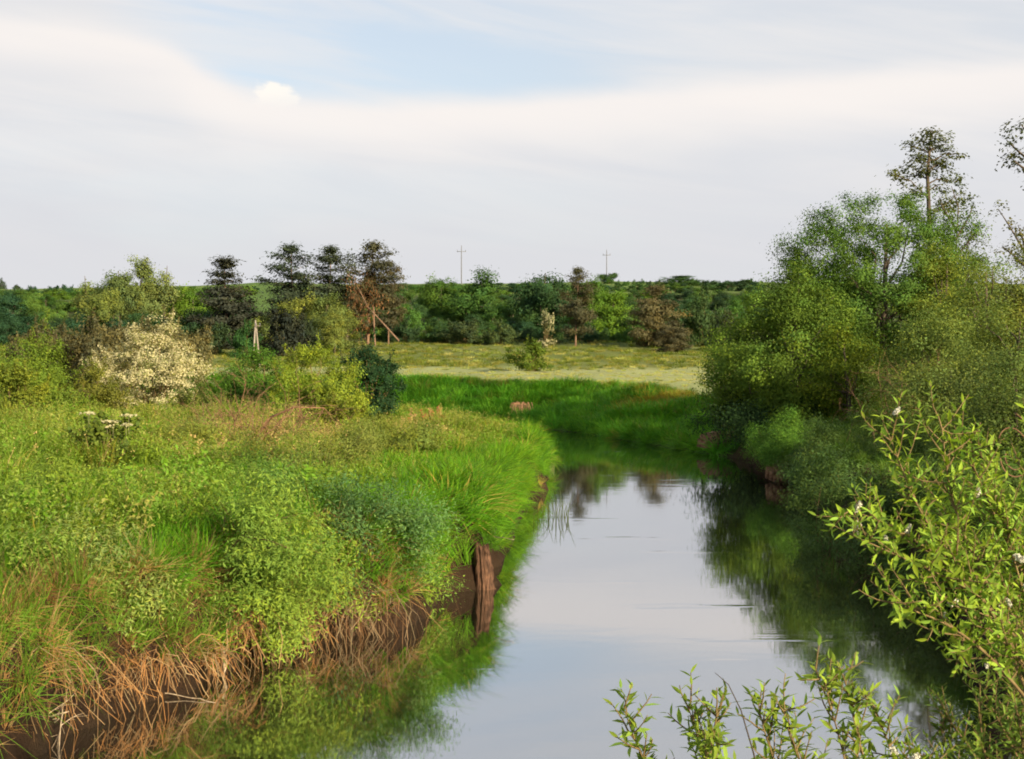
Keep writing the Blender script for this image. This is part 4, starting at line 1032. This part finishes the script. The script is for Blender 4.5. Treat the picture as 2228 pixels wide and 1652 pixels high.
W1 = [[(2330, 1560, 6.4), (2230, 1410, 6.3), (2130, 1290, 6.2), (2010, 1235, 6.1), (1855, 1165, 6.0)],
      [(2310, 1560, 6.5), (2180, 1330, 6.4), (2110, 1200, 6.3), (2065, 1070, 6.3), (2050, 935, 6.3)],
      [(2330, 1450, 6.6), (2210, 1220, 6.5), (2150, 1090, 6.5), (2095, 960, 6.4)],
      [(2360, 1300, 6.6), (2260, 1100, 6.5), (2235, 930, 6.5)],
      [(2300, 1600, 6.3), (2150, 1420, 6.1), (2050, 1350, 6.0), (1930, 1310, 5.9)],
      [(2260, 1500, 6.3), (2120, 1270, 6.2), (2000, 1120, 6.2), (1940, 960, 6.2)],
      [(2240, 1480, 6.3), (2100, 1260, 6.2), (1960, 1150, 6.2), (1850, 1110, 6.2)],
      [(2340, 1500, 6.6), (2240, 1330, 6.5), (2200, 1200, 6.5), (2180, 1080, 6.5)],
      [(2360, 1650, 6.3), (2260, 1480, 6.2), (2170, 1380, 6.1), (2060, 1300, 6.0)],
      [(2300, 1500, 6.7), (2180, 1300, 6.8), (2090, 1150, 6.8), (2000, 1040, 6.8)],
      [(2330, 1400, 6.9), (2220, 1180, 6.9), (2160, 1050, 6.9), (2130, 980, 6.9)],
      [(2350, 1600, 6.5), (2250, 1420, 6.5), (2180, 1260, 6.5), (2130, 1180, 6.5)]]
near_willow('near_willow', (2.9, 6.7, .9), W1, 'near willow with yellow green leaves and white catkins at the picture edge', (.185, .33, .05), 71, catkins=15)
W2 = [[(1640, 1950, 5.2), (1440, 1740, 5.1), (1385, 1620, 5.0), (1358, 1545, 5.0)],
      [(1700, 1950, 5.2), (1570, 1720, 5.1), (1520, 1610, 5.0), (1500, 1545, 5.0)],
      [(1640, 1950, 5.1), (1540, 1740, 5.0), (1545, 1640, 4.9), (1560, 1560, 4.9)],
      [(1760, 1950, 5.2), (1700, 1700, 5.2), (1665, 1600, 5.1), (1650, 1535, 5.1)],
      [(1820, 1950, 5.2), (1760, 1700, 5.2), (1720, 1610, 5.1), (1700, 1530, 5.1)],
      [(1900, 1950, 5.3), (1850, 1700, 5.3), (1815, 1560, 5.3), (1775, 1455, 5.3)],
      [(1940, 1950, 5.3), (1900, 1720, 5.3), (1860, 1580, 5.3), (1835, 1460, 5.4)],
      [(2000, 1950, 5.4), (1980, 1750, 5.4), (1940, 1640, 5.4), (1905, 1540, 5.4)],
      [(2050, 1950, 5.4), (2050, 1780, 5.4), (2010, 1690, 5.4), (1980, 1600, 5.5)]]
near_willow('near_willow', (2.0, 5.6, 1.0), W2, 'nearest willow, leafy shoot tips along the bottom of the picture', (.16, .28, .05), 72, (.042, .074), 1.6, catkins=3, twig_len=(.10, .26), stem_r=.007)
W3 = [[(2330, 1900, 7.6), (2240, 1700, 7.5), (2180, 1580, 7.4), (2110, 1450, 7.4)],
      [(2360, 1850, 7.8), (2290, 1650, 7.7), (2220, 1520, 7.7), (2170, 1420, 7.7)],
      [(2300, 1950, 7.4), (2180, 1760, 7.3), (2120, 1640, 7.2), (2060, 1560, 7.2)],
      [(2380, 1800, 7.8), (2300, 1600, 7.8), (2250, 1480, 7.8), (2225, 1380, 7.8)],
      [(2320, 1950, 7.5), (2230, 1750, 7.5), (2200, 1640, 7.5), (2190, 1540, 7.5)],
      [(2250, 1950, 7.2), (2120, 1800, 7.2), (2080, 1700, 7.2), (2050, 1600, 7.2)],
      [(2300, 1950, 7.0), (2200, 1800, 7.0), (2150, 1680, 7.0), (2130, 1560, 7.0)],
      [(2350, 1950, 7.2), (2280, 1780, 7.2), (2230, 1660, 7.2), (2215, 1560, 7.2)],
      [(2200, 1950, 6.8), (2100, 1820, 6.8), (2060, 1720, 6.8), (2010, 1640, 6.8)]]
near_willow('near_willow', (3.6, 8.0, .7), W3, 'darker willow sprays in the bottom corner over the water', (.11, .20, .04), 73, catkins=2)
g = Geo(); pl = np.array([P(1665, 1760, 4.9), P(1640, 1640, 4.9), P(1612, 1545, 4.9), P(1585, 1490, 4.9), P(1556, 1464, 4.9)]); g.tube(pl - pl[0], [.0035, .003, .0022, .0016, .001], 4)
o = link('dry_stem', g.mesh('dry_stem', (M_BARK,), True)); o.location = pl[0]; tag(o, 'single thin bare stem rising above the nearest willow tips', 'stem')

# ------------------------------------------------------------------ grass and herbs: uncountable, instanced clumps
def blade_clump(seed, n, L, spread, lean, wid, seeds=0.0):
    rng = np.random.default_rng(seed); g = Geo()
    a = rng.uniform(0, 6.28, n); l = L * rng.uniform(.55, 1.1, n); r0 = spread * np.sqrt(rng.random(n)); a2 = a + rng.normal(0, .6, n)
    base = np.stack([np.cos(a) * r0, np.sin(a) * r0, np.full(n, -.05)], 1); out = np.stack([np.cos(a2), np.sin(a2), np.zeros(n)], 1); ln = lean * rng.uniform(.3, 1.5, n)
    side = np.stack([-np.sin(a2), np.cos(a2), np.zeros(n)], 1); rings = []
    for t_, ww in ((0, .8), (.35, 1), (.7, .75), (1, .08)):
        c_ = base + out * (ln * l * t_ ** 1.8)[:, None] + np.array([0, 0, 1]) * (l * (t_ - .42 * np.minimum(ln, 1.3) * t_ ** 2.6))[:, None]
        rings.append((c_ - side * wid * ww * .5, c_ + side * wid * ww * .5))
    v = np.stack([x for r in rings for x in r], 1).reshape(-1, 3); o_ = (np.arange(n) * 8)[:, None]
    q = np.concatenate([o_ + np.array(f) for f in ([0, 1, 3, 2], [2, 3, 5, 4], [4, 5, 7, 6])])
    cc = np.stack([np.clip(rng.normal(.5, .13, n), 0, 1), np.clip(rng.normal(.4, .25, n), 0, 1), np.zeros(n)], 1); g.add(v, q, None, np.repeat(cc, 8, 0))
    if seeds:
        k = int(n * seeds); tip = rings[3][0][:k]; p = np.repeat(tip, 6, 0) + rng.normal(size=(k * 6, 3)) * np.array([.015, .015, .05])
        g.leaves(p, rng.normal(size=p.shape), .035, .012, rng, np.tile([.65, .5, .1], (len(p), 1)))
    return g.mesh('clump', (M_GRASS,))


def herb_clump(seed, n, h, L, Wd):
    rng = np.random.default_rng(seed); g = Geo()
    for i in range(n):
        a = rng.uniform(0, 6.28); b0 = np.array([math.cos(a), math.sin(a), 0]) * rng.uniform(0, .16); hh = h * rng.uniform(.6, 1.15); k = 26; t_ = rng.uniform(.15, 1, k)
        p = b0 + np.array([math.cos(a), math.sin(a), 0]) * (.25 * hh * t_ ** 2)[:, None] + np.array([0, 0, 1]) * (hh * t_)[:, None] + rng.normal(size=(k, 3)) * .035
        g.leaves(p, rng.normal(size=p.shape) * .7 + np.array([0, 0, .7]), L * rng.uniform(.6, 1.2, k), Wd, rng, np.stack([np.clip(.35 + .25 * t_ + rng.normal(0, .08, k), 0, 1), rng.uniform(.1, .5, k), np.zeros(k)], 1))
    return g.mesh('clump', (M_GRASS,))


def clump_collection(name, meshes):
    c_ = bpy.data.collections.new(name)
    for i, me in enumerate(meshes): c_.objects.link(bpy.data.objects.new('%s_%02d' % (name, i), me))
    return c_


def instancer(name, coll, pos, rot, scl, idx, tint, label, cat):
    me = bpy.data.meshes.new(name); n = len(pos); me.vertices.add(n); me.vertices.foreach_set('co', np.asarray(pos, np.float32).ravel())
    for nm, ty, val, key in (('rot', 'FLOAT_VECTOR', rot, 'vector'), ('scl', 'FLOAT_VECTOR', scl, 'vector'), ('idx', 'INT', idx, 'value'), ('tint', 'FLOAT_COLOR', np.concatenate([tint, np.ones((n, 1))], 1), 'color')):
        a = me.attributes.new(nm, ty, 'POINT'); a.data.foreach_set(key, np.ascontiguousarray(val, np.int32 if ty == 'INT' else np.float32).ravel())
    o = link(name, me); ng = bpy.data.node_groups.new(name, 'GeometryNodeTree')
    ng.interface.new_socket('Geometry', in_out='INPUT', socket_type='NodeSocketGeometry'); ng.interface.new_socket('Geometry', in_out='OUTPUT', socket_type='NodeSocketGeometry')
    gi = ng.nodes.new('NodeGroupInput'); go = ng.nodes.new('NodeGroupOutput'); ip = ng.nodes.new('GeometryNodeInstanceOnPoints'); ci = ng.nodes.new('GeometryNodeCollectionInfo')
    ci.inputs['Collection'].default_value = coll; ci.inputs['Separate Children'].default_value = True; ci.inputs['Reset Children'].default_value = True
    def na(nm, ty):
        x = ng.nodes.new('GeometryNodeInputNamedAttribute'); x.data_type = ty; x.inputs['Name'].default_value = nm; return x.outputs['Attribute']
    L = ng.links.new
    L(gi.outputs[0], ip.inputs['Points']); L(ci.outputs[0], ip.inputs['Instance']); ip.inputs['Pick Instance'].default_value = True
    L(na('idx', 'INT'), ip.inputs['Instance Index']); L(na('rot', 'FLOAT_VECTOR'), ip.inputs['Rotation']); L(na('scl', 'FLOAT_VECTOR'), ip.inputs['Scale']); L(ip.outputs[0], go.inputs[0])
    md = o.modifiers.new('scatter', 'NODES'); md.node_group = ng
    return tag(o, label, cat, kind='stuff')


def scatter(n, y0, y1, rng, xl=-.40, xr=.40, margin=2.0):
    y = rng.uniform(y0, y1, n); x = rng.uniform(xl * y - margin, xr * y + margin); return x, y


def tint_mix(rng, *pairs):
    """pairs of (colour, weight array)"""
    tot = sum(wt for _, wt in pairs); u = rng.random(len(tot)) * tot; acc = 0; out_ = np.zeros((len(tot), 3)); done = np.zeros(len(tot), bool)
    for c_, wt in pairs:
        acc = acc + wt; pick = (u <= acc) & ~done; out_[pick] = c_; done |= pick
    return out_ * rng.uniform(.78, 1.22, (len(tot), 1))


def edge_lean(x, y, sd, amount, rng):
    """lean clumps at the edge out over the water"""
    e = .3; dx = (river_sd(x + e, y) - river_sd(x - e, y)) / (2 * e); dy = (river_sd(x, y + e) - river_sd(x, y - e)) / (2 * e)
    k = amount * (1 - sstep(sd, .1, 1.4)); rx = dy * k + rng.normal(0, .1, len(x)); ry = -dx * k + rng.normal(0, .1, len(x))
    return np.stack([rx, ry, rng.uniform(0, 6.28, len(x))], 1)


LUSH = clump_collection('lush_clump', [blade_clump(600 + i, 46, .62, .18, .95, .018) for i in range(4)])
DRY = clump_collection('mixed_clump', [blade_clump(610, 40, .6, .18, .6, .015, .2), blade_clump(611, 38, .7, .17, .7, .015, .3), herb_clump(612, 12, .55, .065, .026), herb_clump(613, 13, .45, .055, .024), blade_clump(614, 40, .8, .12, .5, .010, .5)])
TURF = clump_collection('turf_clump', [blade_clump(620 + i, 46, .40, .42, .7, .035) for i in range(3)])

rng = np.random.default_rng(101)
# lush overhanging grass along the left bank edge
x, y = scatter(46000, 12, 92, rng, -.40, .06); z, sd = ground(x, y)
left = (far_side(x, y) < .3) & (x < 4)
nz_ = fbm(x * .35, y * .35, 71, 3)
keep = left & (sd > .04) & (sd < 3.0 + 6 * (nz_ - .42)) & ((rng.random(len(x)) < .75) | (sd < 1.2)); keep &= ~((y < 17.5) & (sd < 1.0)); keep &= ~((y < 20.5) & (sd < .4) & (rng.random(len(x)) < .8)); keep &= ~((y < 22) & (rng.random(len(x)) < .45)); keep &= ~((np.abs(x + .45) < .34) & (y < 25.25) & (y > 24))
x, y, z, sd, nz_ = (a_[keep] for a_ in (x, y, z, sd, nz_)); n = len(x); print('lush', n)
s = (.4 + 1.3 * nz_) * rng.uniform(.75, 1.15, n) * np.where(y < 22, .9, 1.05) * (.72 + .28 * sstep(sd, .1, .9))
ti = tint_mix(rng, ((.10, .28, .016), np.full(n, 1.2)), ((.15, .32, .02), .8 * sstep(y, 20, 45)), ((.075, .21, .025), np.full(n, .45)), ((.28, .26, .07), np.full(n, .08)))
instancer('grass', LUSH, np.stack([x, y, z], 1), edge_lean(x, y, sd, .85, rng), np.stack([s, s, s], 1), rng.integers(0, 4, n), ti, 'lush bright green grass hanging over the near bank', 'grass')
# meadow grass and herbs on the left bank top
x, y = scatter(21000, 15, 100, rng, -.40, .02); z, sd = ground(x, y)
keep = (far_side(x, y) < .3) & (x < 4) & (sd > 1.6); x, y, z, sd = (a_[keep] for a_ in (x, y, z, sd)); n = len(x); print('mixed', n)
nn_ = fbm(x * .25, y * .25, 5, 4); dry = np.exp(-((x + 7.2) / 3.6) ** 2 - ((y - 47) / 11) ** 2) * sstep(nn_, .36, .52) + .35 * sstep(nn_, .56, .68) * sstep(y, 28, 44)
s = rng.uniform(.7, 1.15, n) * (.55 + 1.1 * sstep(fbm(x * .4, y * .4, 91, 3), .35, .7)); sw_ = s * (1 + (y - 20) / 140)
ti = tint_mix(rng, ((.15, .25, .03), np.full(n, 1.6)), ((.12, .26, .025), 1.4 - sstep(y, 22, 36) * .7), ((.22, .27, .05), 1.1 * sstep(y, 24, 40)), ((.42, .34, .17), .02 + 2.0 * dry), ((.25, .28, .08), .15 + .35 * sstep(y, 30, 60)))
ix = np.where(dry > .4, rng.choice([0, 1, 4], n), rng.choice([0, 1, 1, 0, 1, 0, 2, 3, 4], n)); near_ds = np.hypot((x + 7.2) / 1.9, (y - 37) / 2.4) < 1; s = np.where(near_ds, s * .45, s)
instancer('grass', DRY, np.stack([x, y, z], 1), np.stack([rng.normal(0, .12, n), rng.normal(0, .12, n), rng.uniform(0, 6.28, n)], 1), np.stack([sw_, sw_, s], 1), ix, ti, 'olive and straw coloured rough grass on the bank top', 'grass')
# straw and dead grass hanging down the broken bank
x, y = scatter(60000, 11, 26, rng, -.40, .02); z, sd = ground(x, y); keep = (x < 1) & (sd > .04) & (sd > .06) & (sd < .6) & (y < 25); x, y, z, sd = (a_[keep][:1100] for a_ in (x, y, z, sd)); n = len(x); print('straw', n)
HANG = clump_collection('hanging_clump', [blade_clump(630 + i, 30, .42, .14, 1.5, .010) for i in range(3)])
s = rng.uniform(.4, .85, n); gr_ = sstep(fbm(x * 1.1, y * 1.1, 95, 3), .42, .6)
ti = tint_mix(rng, ((.32, .22, .105), .1 + .6 * gr_), ((.18, .11, .055), np.full(n, .5)), ((.11, .24, .025), .7 + 1.2 * (1 - gr_)), ((.34, .26, .12), np.full(n, .3)))
instancer('dry_grass', HANG, np.stack([x, y, z], 1), edge_lean(x, y, sd * .5, 1.15, rng), np.stack([s, s, s], 1), rng.integers(0, 3, n), ti, 'dead straw and grass hanging down the broken near bank', 'dry grass')
# far bank
x = rng.uniform(-30, 34, 22000); y = rng.uniform(58, 112, 22000); z, sd = ground(x, y); keep = (far_side(x, y) > .5) & (sd > .05) & (sd < 8.5) & (np.abs(x) < .4 * y + 2)
x, y, z, sd = (a_[keep] for a_ in (x, y, z, sd)); n = len(x); print('far bank', n); s = rng.uniform(1.1, 1.9, n) * (1 - .35 * sstep(sd, 5, 8))
ti = tint_mix(rng, ((.075, .26, .025), np.full(n, 1.)), ((.12, .32, .03), np.full(n, .6)), ((.24, .25, .07), .05 + sstep(sd, 5, 8) * 1.0))
ti = ti * (.55 + .9 * fbm(x * .3, y * .3, 140, 3))[:, None]; hot = np.exp(-((x - 9.5) / 3) ** 2 - ((y - 84) / 3.5) ** 2) > rng.random(n) * 1.2; ti[hot] = np.array((.30, .27, .05)) * rng.uniform(.8, 1.2, (int(hot.sum()), 1))
instancer('grass', LUSH, np.stack([x, y, z], 1), edge_lean(x, y, sd, .7, rng), np.stack([s, s, s], 1), rng.integers(0, 4, n), ti, 'deep green grass covering the far bank at the bend', 'grass')
# right bank
x, y = scatter(9000, 9, 66, rng, 0, .42); z, sd = ground(x, y); keep = (far_side(x, y) < .5) & (x > 1.2 + .02 * y) & (sd > .05) & (y > 12)
x, y, z, sd = (a_[keep] for a_ in (x, y, z, sd)); n = len(x); print('right', n); s = rng.uniform(.4, .85, n)
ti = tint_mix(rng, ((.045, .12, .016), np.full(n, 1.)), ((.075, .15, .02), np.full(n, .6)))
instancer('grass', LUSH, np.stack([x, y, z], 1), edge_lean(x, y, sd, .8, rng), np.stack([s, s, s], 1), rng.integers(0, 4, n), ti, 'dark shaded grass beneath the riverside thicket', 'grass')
# meadow and slope
x, y = scatter(5500, 97, 202, rng, -.42, .42); z, sd = ground(x, y); keep = (far_side(x, y) > .5) & (sd > 6); x, y, z = (a_[keep] for a_ in (x, y, z)); n = len(x); print('meadow', n)
flat_ = 1 - sstep(y, 128, 142); s = rng.uniform(.7, 1.2, n) * (1.0 - .55 * flat_); nn_ = fbm(x * .06, y * .11, 60, 4)
ti = tint_mix(rng, ((.40, .44, .19), .1 + 1.5 * flat_), ((.34, .43, .14), .2 + .8 * flat_), ((.15, .22, .04), .15 + .9 * (1 - flat_)), ((.25, .28, .08), .7 * (1 - flat_)), ((.11, .17, .035), (1 - flat_) * sstep(nn_, .45, .6) * 1.2))
instancer('grass', TURF, np.stack([x, y, z], 1), np.stack([rng.normal(0, .1, n), rng.normal(0, .1, n), rng.uniform(0, 6.28, n)], 1), np.stack([s * 1.3, s * 1.3, s], 1), rng.integers(0, 3, n), ti, 'short pale grass of the meadow across the river', 'grass')
